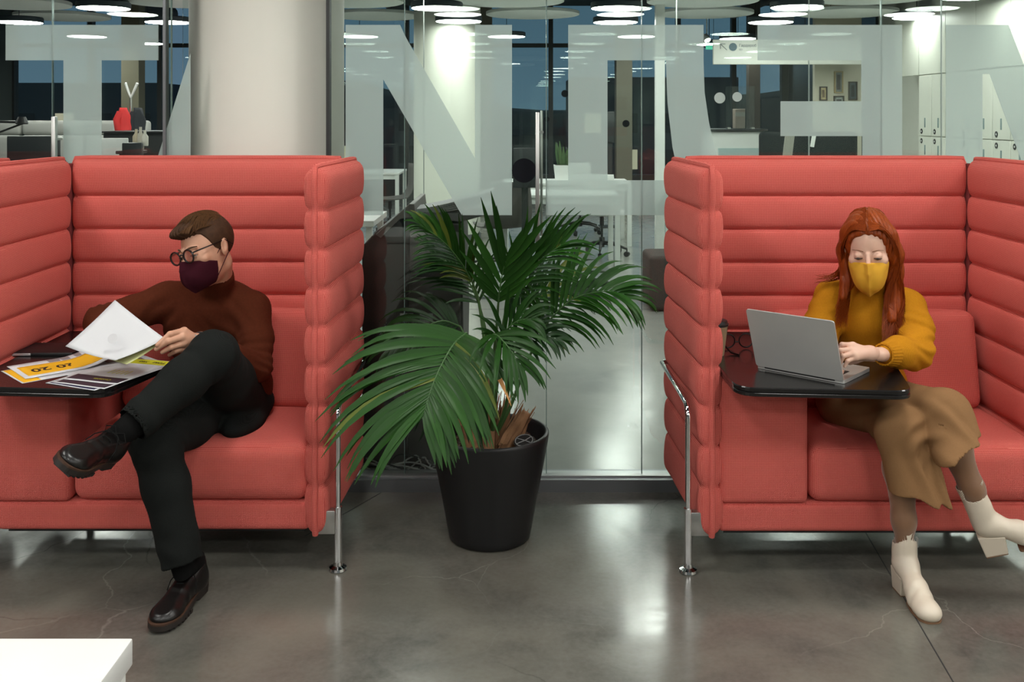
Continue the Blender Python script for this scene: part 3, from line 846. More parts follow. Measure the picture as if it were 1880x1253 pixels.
# dark lounge sofa behind the woman's sofa, with a leaning panel and card
bs = thing('lounge_sofa', 'black high-backed lounge sofa right of the reception counter', 'sofa', (3.9, 12.4, 0))
D = 12.2
MB().bevbox(wx(1408,D), wx(1592,D), 12.5, 12.65, 0.25, wz(243,D), 0.05, 3).build('back', mat('black_felt', (0.010, 0.013, 0.015), 0.95, spec=0.1), bs, world_coords=True)
for k in range(4): MB().bevbox(wx(1410+45*k,D), wx(1453+45*k,D), 11.8, 12.5, 0.3, 0.5, 0.04, 3).build('seat_cushion', mat('black_felt'), bs, world_coords=True)
for px in (1414, 1586): MB().bevbox(wx(px,D)-0.04, wx(px,D)+0.04, 11.8, 12.5, 0.0, 0.75, 0.03, 2).build('arm', mat('black_felt'), bs, world_coords=True)
ln = thing('leaning_board', 'narrow grey board leaning in front of the black lounge sofa', 'board', (wx(1425,11.6), 11.6, 0))
MB().bevbox(-0.055, 0.055, -0.01, 0.01, 0, 1.32, 0.004, 1, M=Matrix.Rotation(R(7), 4, 'Y')).build('board', mat('grey_board', (0.25, 0.24, 0.21), 0.6), ln)
cd = thing('white_card', 'small white tilted card in front of the black lounge sofa', 'card', (wx(1500,12), 12.2, 1.14))
MB().bevbox(-0.025, 0.025, -0.003, 0.003, 0, 0.14, 0.001, 1, M=Matrix.Rotation(R(10), 4, 'Y')).build('card', M_WHITE, cd)
MB().tube([(0, 0.02, 0.0), (0, 0.2, -0.1), (0, 0.2, -0.64)], 0.006, 6).build('stand', M_DARK, cd)

# ---- left side: grey sofa, coat stand, screens
D = 12.0
gs = thing('grey_sofa', 'pale grey quilted high-backed sofa seen through the glass at far left', 'sofa', (-6, 12.6, 0))
for k in range(5):
    x0_ = wx(-60+61*k, D); x1_ = wx(-1+61*k, D)
    MB().bevbox(x0_, x1_, 12.5, 12.66, 1.28, wz(222,D), 0.045, 4).build('back_roll', M_GREYF, gs, world_coords=True)
    MB().bevbox(x0_, x1_, 12.48, 12.66, 0.95, 1.28, 0.045, 4).build('back_roll', M_GREYF, gs, world_coords=True)
MB().bevbox(wx(-60,D), wx(243,D), 12.5, 12.7, 0.15, 0.96, 0.03, 3).build('back', M_GREYF, gs, world_coords=True)
MB().bevbox(wx(-60,D), wx(243,D), 11.9, 12.5, 0.12, 0.44, 0.04, 3).build('seat', M_GREYF, gs, world_coords=True)
ct = thing('dark_counter', 'black counter with a white top edge left of the thick column', 'counter', (-5.0, 10.3, 0))
D = 10.2
MB().bevbox(wx(189,D), wx(305,D), 10.2, 10.8, 0.0, wz(244,D), 0.01, 1).build('body', M_DARK, ct, world_coords=True)
MB().bevbox(wx(188,D), wx(307,D), 10.15, 10.83, wz(244,D), wz(241,D), 0.004, 1).build('top', M_BLACK, ct, world_coords=True)
cr = thing('coat_stand', 'metal coat stand with splayed prongs in front of the grey sofa', 'coat stand', (wx(240,11.2), 11.2, 0))
x = wx(243,11.2)
MB().tube([(x, 11.2, 0.02), (wx(240,11.2), 11.2, wz(180,11.2))], 0.014, 10).build('pole', M_STEEL, cr, world_coords=True)
MB().lathe([(0, 0), (0.2, 0), (0.2, 0.015), (0.02, 0.03)], 28, c=(x, 11.2, 0)).build('base', M_STEEL, cr, world_coords=True)
for (px, py, dy_) in ((232,153,-0.03), (254,153,-0.03), (226,152,0.08), (248,153,0.08)):
    MB().tube([(wx(240,11.2), 11.2, wz(180,11.2)), (wx(240+(px-240)*0.3,11.2), 11.2+dy_*0.4, wz(172,11.2)), (wx(px,11.2), 11.2+dy_, wz(py,11.2))], [0.009, 0.012, 0.015], 8).build('prong', M_STEEL if dy_ > 0 else M_WHITE, cr, world_coords=True)
def coat(name, lab, px0, px1, py0, py1, D, m, seed):
    o = thing(name, lab, 'coat', (wx((px0+px1)/2,D), D, wz(py0,D)), group=None)
    V = []; Fs = []; n, k = 20, 10
    for j in range(k+1):
        t = j/k
        for i in range(n):
            a = 2*PI*i/n
            hw = (wx(px1,D)-wx(px0,D))/2*(0.35+0.65*min(1, t*3.0)) * (1+0.08*math.sin(5*a+seed))
            V.append((wx((px0+px1)/2,D)+hw*math.cos(a)+0.02*noise.noise(Vector((a, t*3, seed))), D+0.09*math.sin(a)*(1+0.3*math.sin(4*a+seed)), wz(py0+(py1-py0)*t, D)))
    for j in range(k):
        for i in range(n): Fs.append((j*n+i, j*n+(i+1) % n, (j+1)*n+(i+1) % n, (j+1)*n+i))
    Fs.append(tuple(range(n-1, -1, -1))); Fs.append(tuple(k*n+i for i in range(n)))
    pydata('body', V, Fs, m, o, True, world_coords=True)
    sl = MB(); xx = wx(px0+3, D)
    sl.tube([(xx+0.05, D-0.09, wz(py0+8,D)), (xx+0.02, D-0.11, wz((py0+py1)/2,D)), (xx+0.03, D-0.10, wz(py1-3,D))], [0.035, 0.04, 0.034], 10)
    sl.build('sleeve', m, o, world_coords=True)
coat('red_coat', 'bright red coat hanging on the coat stand', 215, 239, 198, 242, 11.15, mat('red_cloth', (0.65, 0.03, 0.03), 0.8), 1.0)
coat('dark_coat', 'dark coat hanging on the right side of the coat stand', 240, 266, 198, 250, 11.3, mat('dark_cloth', (0.02, 0.022, 0.028), 0.9), 2.0)
D = 9.2
mo = thing('monitor', 'white-backed monitor seen from behind, left of the thick column', 'monitor', (wx(205,D), D, 0.74))
Mm = Matrix.Translation((wx(205,D), D, 0.74)) @ Matrix.Rotation(R(6), 4, 'Z')
MB().bevbox(-0.148, 0.148, -0.015, 0.015, 0.28, 0.58, 0.008, 2, M=Mm).build('housing', mat('pale_grey_plastic', (0.62, 0.64, 0.62), 0.5), mo, world_coords=True)
MB().bevbox(-0.03, 0.03, 0.0, 0.03, 0.01, 0.4, 0.005, 1, M=Mm).build('stand', M_STEEL, mo, world_coords=True)
MB().bevbox(-0.1, 0.1, -0.08, 0.08, 0.0, 0.012, 0.004, 1, M=Mm).build('foot', M_STEEL, mo, world_coords=True)
def desk(lab, x0, x1, y0, y1, z=0.74, legs=True):
    d = thing('white_desk', lab, 'desk', ((x0+x1)/2, (y0+y1)/2, 0), group='white office desks behind the glass')
    MB().bevbox(x0, x1, y0, y1, z-0.028, z, 0.004, 1).build('desk_top', M_WHITE, d, world_coords=True)
    for (a, b) in ((x0+0.03, y0+0.03), (x1-0.03, y0+0.03), (x0+0.03, y1-0.03), (x1-0.03, y1-0.03)):
        MB().box(a-0.025, a+0.025, b-0.025, b+0.025, 0, z-0.028).build('leg', M_WHITE, d, world_coords=True)
    MB().box(x0+0.05, x1-0.05, y0+0.02, y0+0.045, z-0.09, z-0.03).build('cross_bar', M_WHITE, d, world_coords=True)
    return d
desk('white desk carrying the white-backed monitor', -4.3, -3.1, 8.98, 9.6)
desk('white desk with its end leg near the round ottoman side, right of the door pulls', -0.1, 1.075, 9.85, 10.6)
desk('white desk with the potted snake plant', -0.1, 1.4, 11.6, 12.4)
desk('white desk behind the round far column', -2.3, -1.54, 13.6, 14.6)
desk('white desk far right under the film letters', 1.75, 3.2, 10.6, 11.4)
# dark screens at left
for i, (px0, px1, py0, py1, D, lab) in enumerate(((14,110,250,330,8.8, 'dark screen back behind the left picture edge sofa'), (225,262,262,330,8.7, 'dark narrow screen among desk things left of the thick column'),
                                                  (942,985,272,345,9.3, 'black monitor behind the round black door sticker'), (1113,1128,205,262,13.6, 'dark slim screen edge left of the brown post'))):
    o = thing('dark_screen', lab, 'monitor', (wx((px0+px1)/2,D), D, 0), group=None)
    MB().bevbox(wx(px0,D), wx(px1,D), D-0.02, D+0.02, wz(py1,D), wz(py0,D), 0.01, 2).build('panel', mat('dark_grey_plastic', (0.02, 0.023, 0.025), 0.35), o, world_coords=True)
    MB().box(wx((px0+px1)/2,D)-0.03, wx((px0+px1)/2,D)+0.03, D+0.02, D+0.05, 0.01, wz(py0,D)-0.05).build('stand', M_DARK, o, world_coords=True)
    MB().bevbox(wx((px0+px1)/2,D)-0.15, wx((px0+px1)/2,D)+0.15, D-0.12, D+0.15, 0.0, 0.015, 0.004, 1).build('foot', M_DARK, o, world_coords=True)
# desk lamp arm at far left
dl = thing('desk_lamp', 'black desk lamp with a folding arm cut by the left picture edge', 'lamp', (wx(-30,8), 8.0, 0))
m = MB(); D = 8.0
m.tube([(wx(-60,D), D, wz(222,D)), (wx(44,D), D, wz(225,D))], 0.010, 8); m.tube([(wx(44,D), D, wz(226,D)), (wx(-40,D), D, wz(258,D))], 0.008, 8)
m.tube([(wx(-40,D), D, wz(258,D)), (wx(-40,D), D, 0.0)], 0.012, 8)
m.build('arm', M_BLACK, dl, world_coords=True)
MB().lathe([(0.0, 0.05), (0.03, 0.05), (0.05, 0.0), (0.045, -0.01), (0.0, -0.01)], 20, c=(wx(40,D), D, wz(226,D)), M=None).build('lamp_head', M_BLACK, dl, world_coords=True)
MB().lathe([(0.0, 0.0), (0.12, 0.0), (0.12, 0.02), (0.0, 0.03)], 24, c=(wx(-40,D), D, 0)).build('base', M_BLACK, dl, world_coords=True)
# bottles and clutter left of the column
for k, (px, py, h, c) in enumerate(((250,262,0.16,(0.5,0.42,0.3)), (258,258,0.2,(0.55,0.5,0.42)), (266,264,0.14,(0.65,0.62,0.55)))):
    D = 8.85
    tag(MB().lathe([(0.0, 0.0), (0.028, 0.0), (0.03, 0.01), (0.03, h*0.6), (0.012, h*0.78), (0.012, h), (0.0, h)], 16, c=(wx(px,D), D, wz(py,D)-h+0.12)).build('bottle', mat('bottle%d' % k, c, 0.3)),
        ['brown bottle, leftmost on the shelf left of the thick column', 'tallest pale bottle on the shelf left of the thick column', 'whitish bottle, rightmost on the shelf left of the thick column'][k], 'bottle')
sf = thing('side_shelf', 'dark side shelf carrying bottles left of the thick column', 'shelf', (wx(258,9.05), 9.05, 0))
MB().bevbox(wx(240,9.05), wx(278,9.05), 8.7, 8.95, wz(262,9.05)-0.09, wz(262,9.05)-0.062, 0.004, 1).build('shelf_board', M_DARK, sf, world_coords=True)
MB().box(wx(245,9.05), wx(273,9.05), 8.72, 8.93, 0, wz(262,9.05)-0.09).build('body', M_DARK, sf, world_coords=True)
# white notice stand with two round emblems
ns = thing('notice_stand', 'white slanted notice board with two black round emblems beside the thick column', 'sign', (wx(345,5.2), 5.4, 0))
D = 5.3
poly = [(wx(333,D), wz(234,D)), (wx(372,D), wz(234,D)), (wx(378,D), wz(330,D)), (wx(320,D), wz(330,D))]
MB().prism(poly, 5.3, 5.33).build('board', mat('white_notice', (0.66, 0.68, 0.66), 0.5), ns, world_coords=True)
m = MB()
for a, b in ((poly[0], poly[3]), (poly[0], poly[1])): m.tube([(a[0], 5.29, a[1]), (b[0], 5.29, b[1])], 0.005, 6)
m.build('frame', M_STEEL, ns, world_coords=True)
for py, px in ((260, 341.5), (280, 338)):
    MB().lathe([(0, 0), (0.0265, 0), (0.0265, 0.002), (0, 0.002)], 28, M=Matrix.Translation((wx(px,D), 5.298, wz(py,D))) @ Matrix.Rotation(R(90), 4, 'X')).build('emblem', MST, ns, world_coords=True)
    m = MB(); c_ = Vector((wx(px,D), 5.294, wz(py,D)))
    m.tube([c_+Vector((0.017*math.cos(t*PI/9), 0, (0.017 if py == 260 else 0.008)*math.sin(t*PI/9))) for t in range(19)], 0.0012, 4)
    if py == 260: m.tube([c_+Vector((-0.014, 0, -0.014)), c_+Vector((0.014, 0, 0.014))], 0.0012, 4)
    else:
        for q in (-0.008, 0, 0.008): m.tube([c_+Vector((q, 0, -0.005)), c_+Vector((q, 0, 0.005))], 0.0012, 4)
    m.build('emblem_mark', M_WHITE, ns, world_coords=True)
MB().box(wx(345,D)-0.02, wx(345,D)+0.02, 5.33, 5.36, 0, wz(250,D)).build('post', M_STEEL, ns, world_coords=True)
MB().bevbox(wx(345,D)-0.16, wx(345,D)+0.16, 5.2, 5.5, 0, 0.015, 0.004, 1).build('foot', M_STEEL, ns, world_coords=True)

# ---- chairs
def office_chair(lab, px, D, rz, shell, group):
    o = thing('swivel_chair', lab, 'chair', (wx(px, D), D, 0), rz, group)
    m = MB(); m.lathe([(0.03, 0.09), (0.032, 0.19), (0.026, 0.20)], 16); m.lathe([(0.013, 0.19), (0.013, 0.33)], 12); m.lathe([(0.024, 0.32), (0.024, 0.42)], 12)
    m.build('gas_lift', M_BLACK, o)
    for k in range(5):
        a = 2*PI*k/5+0.5
        c, s_ = math.cos(a), math.sin(a)
        m = MB(); m.tube([(0.02*c, 0.02*s_, 0.135), (0.15*c, 0.15*s_, 0.125), (0.29*c, 0.29*s_, 0.085)], [0.024, 0.018, 0.013], 8)
        lg = m.build('leg', M_BLACK, o)
        w = MB(); w.tube([(0.29*c-0.02*s_, 0.29*s_+0.02*c, 0.029), (0.29*c+0.02*s_, 0.29*s_-0.02*c, 0.029)], 0.029, 14); w.tube([(0.29*c, 0.29*s_, 0.03), (0.29*c, 0.29*s_, 0.09)], 0.008, 6)
        w.build('caster', M_BLACK, lg)
    V = []; Fs = []; n, k_ = 10, 16
    for side in (0, 1):
        for j in range(k_+1):
            t = j/k_
            if t < 0.5: y, z = -0.24+0.44*t*2, 0.46-0.02*math.sin(t*2*PI)
            else:
                u = (t-0.5)*2; y, z = 0.20+0.10*math.sin(min(1, u*2)*PI/2), 0.46+0.44*u**1.2
            w = 0.23-0.03*abs(2*t-1)**3
            for i in range(n+1):
                s_ = -1+2*i/n
                V.append((s_*w, y-0.03*s_*s_*(t > 0.5), z+0.02*s_*s_*(t <= 0.5)+(-0.012 if side else 0)+(0.0)))
                if side and t > 0.5: V[-1] = (V[-1][0], V[-1][1]+0.012, V[-1][2]+0.006)
    w_ = n+1; off = (k_+1)*w_
    for j in range(k_):
        for i in range(n):
            q = (j*w_+i, j*w_+i+1, (j+1)*w_+i+1, (j+1)*w_+i); Fs.append(q); Fs.append(tuple(off+x for x in reversed(q)))
    loop = [i for i in range(w_)] + [j*w_+n for j in range(1, k_+1)] + [k_*w_+i for i in range(n-1, -1, -1)] + [j*w_ for j in range(k_-1, 0, -1)]
    for i in range(len(loop)):
        a, b = loop[i], loop[(i+1) % len(loop)]; Fs.append((b, a, off+a, off+b))
    pydata('seat_shell', V, Fs, shell, o, True)
    return o
GRS = mat('grey_shell', (0.10, 0.09, 0.085), 0.6)
office_chair('white swivel chair with a black five-star base behind the desk leg', 1105, 10.9, R(160), mat('white_shell', (0.7, 0.7, 0.68), 0.5), None)
office_chair('dark swivel chair behind the palm fronds', 918, 9.7, R(200), GRS, None)
office_chair('grey shell chair at the desk left of the round far column', 716, 12.9, R(-75), GRS, None)
office_chair('white swivel chair at the desk with the snake plant', 1065, 12.9, R(10), mat('white_shell'), None)
# ottoman
ot = thing('ottoman', 'dark brown cube ottoman beside the left wing of the right sofa', 'ottoman', (1.38, 8.0, 0))
MB().bevbox(wx(1193,7.75), 1.62, 7.75, 8.22, 0.012, 0.435, 0.035, 4).build('cushion_body', mat('brown_felt', (0.055, 0.045, 0.040), 0.9, bump=0.3), ot, world_coords=True)
for (a, b) in ((1.15, 7.82), (1.55, 7.82), (1.15, 8.14), (1.55, 8.14)): MB().lathe([(0.02, 0), (0.02, 0.014)], 12, c=(a, b, 0)).build('foot', M_BLACK, ot, world_coords=True)
# snake plant in a white pot on the desk
D = 11.8
sn = thing('snake_plant', 'snake plant with upright leaves in a square white pot on a desk', 'plant', (wx(1033,D), D, 0.745))
xx = wx(1033,D)
MB().prism([(xx-0.085, 0.745), (xx+0.085, 0.745), (xx+0.105, 0.94), (xx-0.105, 0.94)], D-0.09, D+0.09).build('pot', M_WHITE, sn, world_coords=True)
MB().box(xx-0.09, xx+0.09, D-0.08, D+0.08, 0.93, 0.942).build('soil', mat('potting_soil', (0.02, 0.014, 0.01), 0.95), sn, world_coords=True)
for k in range(9):
    a = k*2.4; bx0 = xx+0.05*math.cos(a); by0 = D+0.05*math.sin(a); hgt = 0.18+0.13*((k*37) % 10)/10
    m = MB(); m.tube([(bx0, by0, 0.93), (bx0+0.02*math.cos(a), by0+0.02*math.sin(a), 0.93+hgt*0.55), (bx0+0.035*math.cos(a), by0+0.03*math.sin(a), 0.93+hgt)], [0.014, 0.02, 0.002], 8, flat=0.3)
    m.build('leaf', mat('snake_leaf', (0.06, 0.12, 0.04), 0.4, nscale=40, namt=0.5), sn, world_coords=True)
# power strip on the desk frame behind the palm
ps = thing('power_strip', 'white socket strip lying on the floor behind the palm', 'power strip', (wx(950,9.3), 9.3, 0))
MB().bevbox(-0.35, 0.35, -0.03, 0.03, 0, 0.05, 0.006, 2).build('housing', M_WHITE, ps)
for k in range(5): MB().lathe([(0, 0), (0.02, 0), (0.02, 0.003), (0, 0.003)], 14, c=(-0.28+k*0.14, 0, 0.05)).build('socket', mat('grey_socket', (0.3, 0.3, 0.3), 0.5), ps)

# ---- copier right behind the glass
M_COP = mat('copier_taupe', (0.060, 0.050, 0.047), 0.45)
M_COPD = mat('copier_dark', (0.028, 0.024, 0.023), 0.5)
M_COPL = mat('copier_grey', (0.16, 0.155, 0.15), 0.5)
cp = thing('photocopier', 'dark brown office photocopier behind the glass, left of the palm', 'copier', (-0.5, 4.65, 0))
D = 4.36
def pp(px, py, D=4.36): return (wx(px, D), wz(py, D))
body = [pp(662,455), pp(690,425), pp(727,400), pp(742,424), pp(742,872), pp(662,872)]
MB().prism(body, 4.40, 4.95).build('side_cover', M_COP, cp, bevel=0.006, world_coords=True)
MB().prism([pp(742,398), pp(848,412), pp(851,610), pp(846,872), pp(743,872)], 4.36, 4.95).build('rear_body', M_COPD, cp, bevel=0.006, world_coords=True)
MB().bevbox(*(wx(750,D), wx(846,D)), 4.352, 4.362, wz(640,D), wz(508,D), 0.006, 2).build('rear_panel', M_COP, cp, world_coords=True)
MB().bevbox(*(wx(750,D), wx(846,D)), 4.352, 4.362, wz(860,D), wz(655,D), 0.006, 2).build('lower_panel', M_COPD, cp, world_coords=True)
MB().bevbox(*(wx(752,D), wx(844,D)), 4.350, 4.362, wz(498,D), wz(425,D), 0.010, 2).build('upper_cover', M_COPL, cp, world_coords=True)
MB().prism([pp(690,430), pp(752,374), pp(761,374), pp(764,398), pp(735,402), pp(700,437)], 4.345, 4.9).build('lid_edge', mat('copier_beige', (0.16, 0.14, 0.125), 0.5), cp, bevel=0.003, world_coords=True)
MB().prism([pp(762,392), pp(846,392), pp(908,384), pp(912,390), pp(848,408), pp(764,402)], 4.37, 4.8).build('paper_tray', M_COPL, cp, bevel=0.003, world_coords=True)
for px in (747, 783):
    MB().box(wx(px-12,D), wx(px+12,D), 4.348, 4.352, wz(590,D), wz(575,D)).build('label_plate', mat('label_grey', (0.35, 0.35, 0.34), 0.6), cp, world_coords=True)
for k in range(6):
    MB().bevbox(wx(815,D), wx(842,D), 4.349, 4.353, wz(624-k*5,D), wz(622-k*5,D), 0.0005, 1).build('vent_slat', M_BLACK, cp, world_coords=True)
for px in (685, 830): MB().tube([(wx(px,D), 4.45, 0.03), (wx(px,D)+0.03, 4.45, 0.03)], 0.03, 14).build('caster', M_BLACK, cp, world_coords=True); MB().tube([(wx(px,D), 4.85, 0.03), (wx(px,D)+0.03, 4.85, 0.03)], 0.03, 14).build('caster', M_BLACK, cp, world_coords=True)
# loose paper sheets heaped in its tray
M_PAPER = mat('paper', (0.62, 0.63, 0.65), 0.7)
random.seed(3)
for k in range(7):
    m = MB(); V = []; Fs = []; n = 8
    rot = random.uniform(-0.12, 0.12); dz = 0.006*k; lift = 0.02*k
    for j in range(2):
        for i in range(n+1):
            t = i/n
            x = wx(752,D)+t*0.30+rot*0.1*j+0.012*k*(t)
            z = wz(398,D)+0.004+dz*0.6+(0.055+0.010*k)*t**1.3*0.75
            V.append((x, 4.40+j*0.21+rot*t*0.2, z))
    w = n+1
    for i in range(n): Fs.append((i, i+1, w+i+1, w+i))
    b = len(V); V += [(v[0], v[1], v[2]-0.0025) for v in V]
    Fs += [tuple(b+q for q in reversed(f)) for f in Fs[:n]]
    for i in range(n): Fs.append((i, b+i, b+i+1, i+1)); Fs.append((w+i+1, b+w+i+1, b+w+i, w+i))
    Fs.append((0, w, b+w, b)); Fs.append((n, b+n, b+w+n, w+n))
    o = pydata('paper_sheet', V, Fs, M_PAPER)
    tag(o, ['bottom', 'second lowest', 'third lowest', 'middle', 'third highest', 'second highest', 'topmost'][k]+' sheet of the curling paper heap on the photocopier', 'paper', 'loose sheets on the photocopier')
st = thing('side_table', 'white side table squeezed between left sofa and photocopier', 'table', (-0.9, 4.9, 0))
MB().prism([pp(600,398,5.2), pp(697,398,5.2), pp(697,408,5.2), pp(600,408,5.2)], 4.98, 5.5).build('table_top', M_WHITE, st, world_coords=True)
for (a, b) in ((-0.93, 5.03), (-0.72, 5.03), (-0.93, 5.45), (-0.72, 5.45)): MB().box(a-0.015, a+0.015, b-0.015, b+0.015, 0, 1.0).build('leg', M_WHITE, st, world_coords=True)
# tangled cables on the floor behind the rail
random.seed(11)
for k in range(7):
    pts = []; x = wx(650,4.28)+0.02*k; y = 4.27; 
    ph = random.uniform(0, 6); am = random.uniform(0.02, 0.05)
    for i in range(40):
        t = i/39
        pts.append((x+t*random.uniform(0.31, 0.325)+0.03*math.sin(7*t+ph), 4.24+am*math.sin(9*t+ph*2)*0.9+0.01*k, 0.012+0.05*abs(math.sin(5*t+ph))*(0.4+0.12*k)))
    m = MB(); m.tube(pts, 0.0035 if k else 0.005, 6)
    tag(m.build('cable', mat('white_cable', (0.55, 0.55, 0.53), 0.5) if k % 3 else mat('black_cable', (0.02, 0.02, 0.02), 0.5), edge_angle=80),
        ('white' if k % 3 else 'black')+' cable in the tangle on the floor behind the glass rail', 'cable', 'tangled cables behind the glass')
# ------------------------------------------------------------------ things on the tables
TZ = 0.690
M_PRT = {}
def pm(n, c): 
    return mat('print_'+n, c, 0.6, nscale=30, namt=0.03)
def sheet(lab, c, ang, w, h, z, bands, bend=0.0, group='printed sheets on the left table', skew=None):
    """page of paper lying on the table; bands: (u0,u1,v0,v1,colour) in page units, v along the height"""
    t = thing('printed_sheet', lab, 'paper', (c[0], c[1], z), R(ang), group)
    def surf(u, v, dz=0.0):
        x = (u-0.5)*w; y = (v-0.5)*h
        return (x, y, dz+bend*max(0, (v-0.55))**2*1.2+0.0006*math.sin(u*6+v*4)+0.0006)
    def patch(u0, u1, v0, v1, dz, nm, m, parent, thick=0.0004):
        n = 8; V = []; Fs = []
        for j in range(n+1):
            for i in range(n+1): V.append(surf(u0+(u1-u0)*i/n, v0+(v1-v0)*j/n, dz))
        b = len(V); V += [(a, bb, cc-thick) for a, bb, cc in V]
        for j in range(n):
            for i in range(n):
                q = (j*(n+1)+i, j*(n+1)+i+1, (j+1)*(n+1)+i+1, (j+1)*(n+1)+i); Fs.append(q); Fs.append(tuple(b+k for k in reversed(q)))
        lp = [i for i in range(n+1)]+[j*(n+1)+n for j in range(1, n+1)]+[n*(n+1)+i for i in range(n-1, -1, -1)]+[j*(n+1) for j in range(n-1, 0, -1)]
        for i in range(len(lp)): a, c_ = lp[i], lp[(i+1) % len(lp)]; Fs.append((c_, a, b+a, b+c_))
        return pydata(nm, V, Fs, m, parent, True)
    patch(0, 1, 0, 1, 0, 'page', M_PAPER, t)
    for (u0, u1, v0, v1, nm, col) in bands:
        patch(u0, u1, v0, v1, 0.0004, nm, pm(nm+str(col), col), t, 0.0002)
    return t, surf
YEL = (0.80, 0.42, 0.01); YG = (0.60, 0.58, 0.02); PURP = (0.035, 0.018, 0.030); GRY = (0.45, 0.43, 0.44)
def tp(px, py): D = (CAMZ-TZ)*F/(py-CY); return ((px-CX)*D/F, D)
# stack at the left (orange page on top)
sheet('orange-edged sheet at the bottom of the left paper stack', tp(108, 678), -46, 0.21, 0.297, TZ, [(0.02, 0.98, 0.02, 0.2, 'orange_band', YEL)])
s1, f1 = sheet('white sheet with a wide orange band and the number 20 20 upside down', tp(116, 672), -48, 0.21, 0.297, TZ+0.0025, [(0.22, 0.86, 0.06, 0.97, 'orange_band', YEL), (0.02, 0.2, 0.42, 0.95, 'grey_photo', (0.25, 0.22, 0.22))], bend=0.16)
s2, f2 = sheet('white sheet with a grey photograph and ringed sketch in the middle of the table', tp(196, 671), -44, 0.21, 0.297, TZ+0.0012, [(0.1, 0.9, 0.55, 0.92, 'brown_photo', (0.30, 0.20, 0.18)), (0.93, 0.97, 0.05, 0.95, 'black_rule', (0.01, 0.01, 0.01))])
sheet('white sheet with a dark blue strip under the right stack', tp(196, 690), -24, 0.21, 0.297, TZ+0.0005, [(0.05, 0.95, 0.02, 0.14, 'blue_band', (0.03, 0.03, 0.08))])
sheet('white sheet with a black strip just below the topmost right page', tp(207, 689), -21, 0.21, 0.297, TZ+0.0030, [(0.04, 0.96, 0.03, 0.2, 'black_band', PURP)])
s3, f3 = sheet('white sheet with yellow-green band and dark purple footer at the right of the stack', tp(222, 683), -18, 0.21, 0.297, TZ+0.0048,
      [(0.03, 0.97, 0.80, 0.985, 'lime_band', YG), (0.03, 0.97, 0.04, 0.22, 'purple_footer', PURP), (0.40, 0.42, 0.36, 0.50, 'lime_bar', YG), (0.48, 0.50, 0.36, 0.50, 'lime_bar', YG), (0.56, 0.58, 0.36, 0.50, 'lime_bar', YG), (0.64, 0.66, 0.36, 0.50, 'lime_bar', YG), (0.72, 0.74, 0.36, 0.50, 'lime_bar', YG)]
      +[(0.12, 0.88, 0.56+0.035*k, 0.565+0.035*k, 'text_line', (0.55, 0.55, 0.56)) for k in range(6)])
M_INK = mat('black_ink', (0.012, 0.010, 0.010), 0.6)
def flat_text(parent, s, loc, size, rz, m, bold=True):
    me = text_mesh(s, size, m, 'CENTER', 'CENTER', bold, 0.0001)
    t = bpy.data.objects.new('lettering', me); COL.objects.link(t); t.parent = parent; t.location = loc; t.rotation_euler = (0, 0, R(rz)); return t
p_ = f1(0.56, 0.38, 0.0012); flat_text(s1, '20 20', p_, 0.062, -90, M_INK)
p_ = f3(0.2, 0.89, 0.0010); flat_text(s3, '2020', p_, 0.022, 180, M_INK); p_ = f3(0.5, 0.89, 0.0010); flat_text(s3, 'Х03', p_, 0.022, 180, M_INK); p_ = f3(0.8, 0.89, 0.0010); flat_text(s3, 'ТОМ', p_, 0.022, 180, M_INK)
p_ = f3(0.6, 0.12, 0.0010); flat_text(s3, 'Contents', p_, 0.018, 180, mat('print_lime', YG, 0.6), False)
m = MB()
for (u, v, r_) in ((0.42, 0.80, 0.030), (0.62, 0.72, 0.024)):
    x, y, z = f2(u, v, 0.001); m.tube([(x+r_*math.cos(t*PI/14), y+r_*math.sin(t*PI/14), z) for t in range(29)], 0.0008, 4)
m.build('ring_sketch', M_INK, s2)
# the sheet being lifted, with a second page behind it
def lifted(lab, corners, bow, m, off=0.0):
    t = thing('lifted_sheet', lab, 'paper', tuple(corners[0]))
    n = 14; V = []; Fs = []
    a, b, c, d = corners
    nr = (b-a).cross(d-a).normalized()
    for j in range(n+1):
        for i in range(n+1):
            u, v = i/n, j/n
            p = a*(1-u)*(1-v)+b*u*(1-v)+c*u*v+d*(1-u)*v
            p = p+nr*(bow*math.sin(PI*u)*(0.6+0.4*v)+off)+Vector((0, 0, -1))*bow*0.35*math.sin(PI*v)
            V.append(p)
    bb = len(V); V += [p+nr*0.0005 for p in V]
    for j in range(n):
        for i in range(n):
            q = (j*(n+1)+i, j*(n+1)+i+1, (j+1)*(n+1)+i+1, (j+1)*(n+1)+i); Fs.append(q); Fs.append(tuple(bb+k for k in reversed(q)))
    lp = [i for i in range(n+1)]+[j*(n+1)+n for j in range(1, n+1)]+[n*(n+1)+i for i in range(n-1, -1, -1)]+[j*(n+1) for j in range(n-1, 0, -1)]
    for i in range(len(lp)): x, y = lp[i], lp[(i+1) % len(lp)]; Fs.append((y, x, bb+x, bb+y))
    pydata('page', V, Fs, m, t, True, world_coords=True)
    return t
ls = lifted('white sheet lifted by the man in front of his chest', [W(211,551,3.34), W(303,622,3.20), W(212,662,3.13), W(120,636,3.22)], 0.012, M_PAPER)
MB().lathe([(0, 0), (0.016, 0), (0.016, 0.0006), (0, 0.0006)], 28, M=Matrix.Translation(W(207,622,3.178)) @ Matrix.Rotation(R(62), 4, 'X')).build('round_mark', mat('faint_print', (0.62, 0.62, 0.64), 0.7), ls, world_coords=True)
lifted('sheet with a lime corner just behind the lifted white sheet', [W(230,575,3.345), W(301,624,3.215), W(232,668,3.14), W(160,640,3.235)], 0.010, mat('lime_page', (0.60, 0.62, 0.30), 0.7), 0.004)
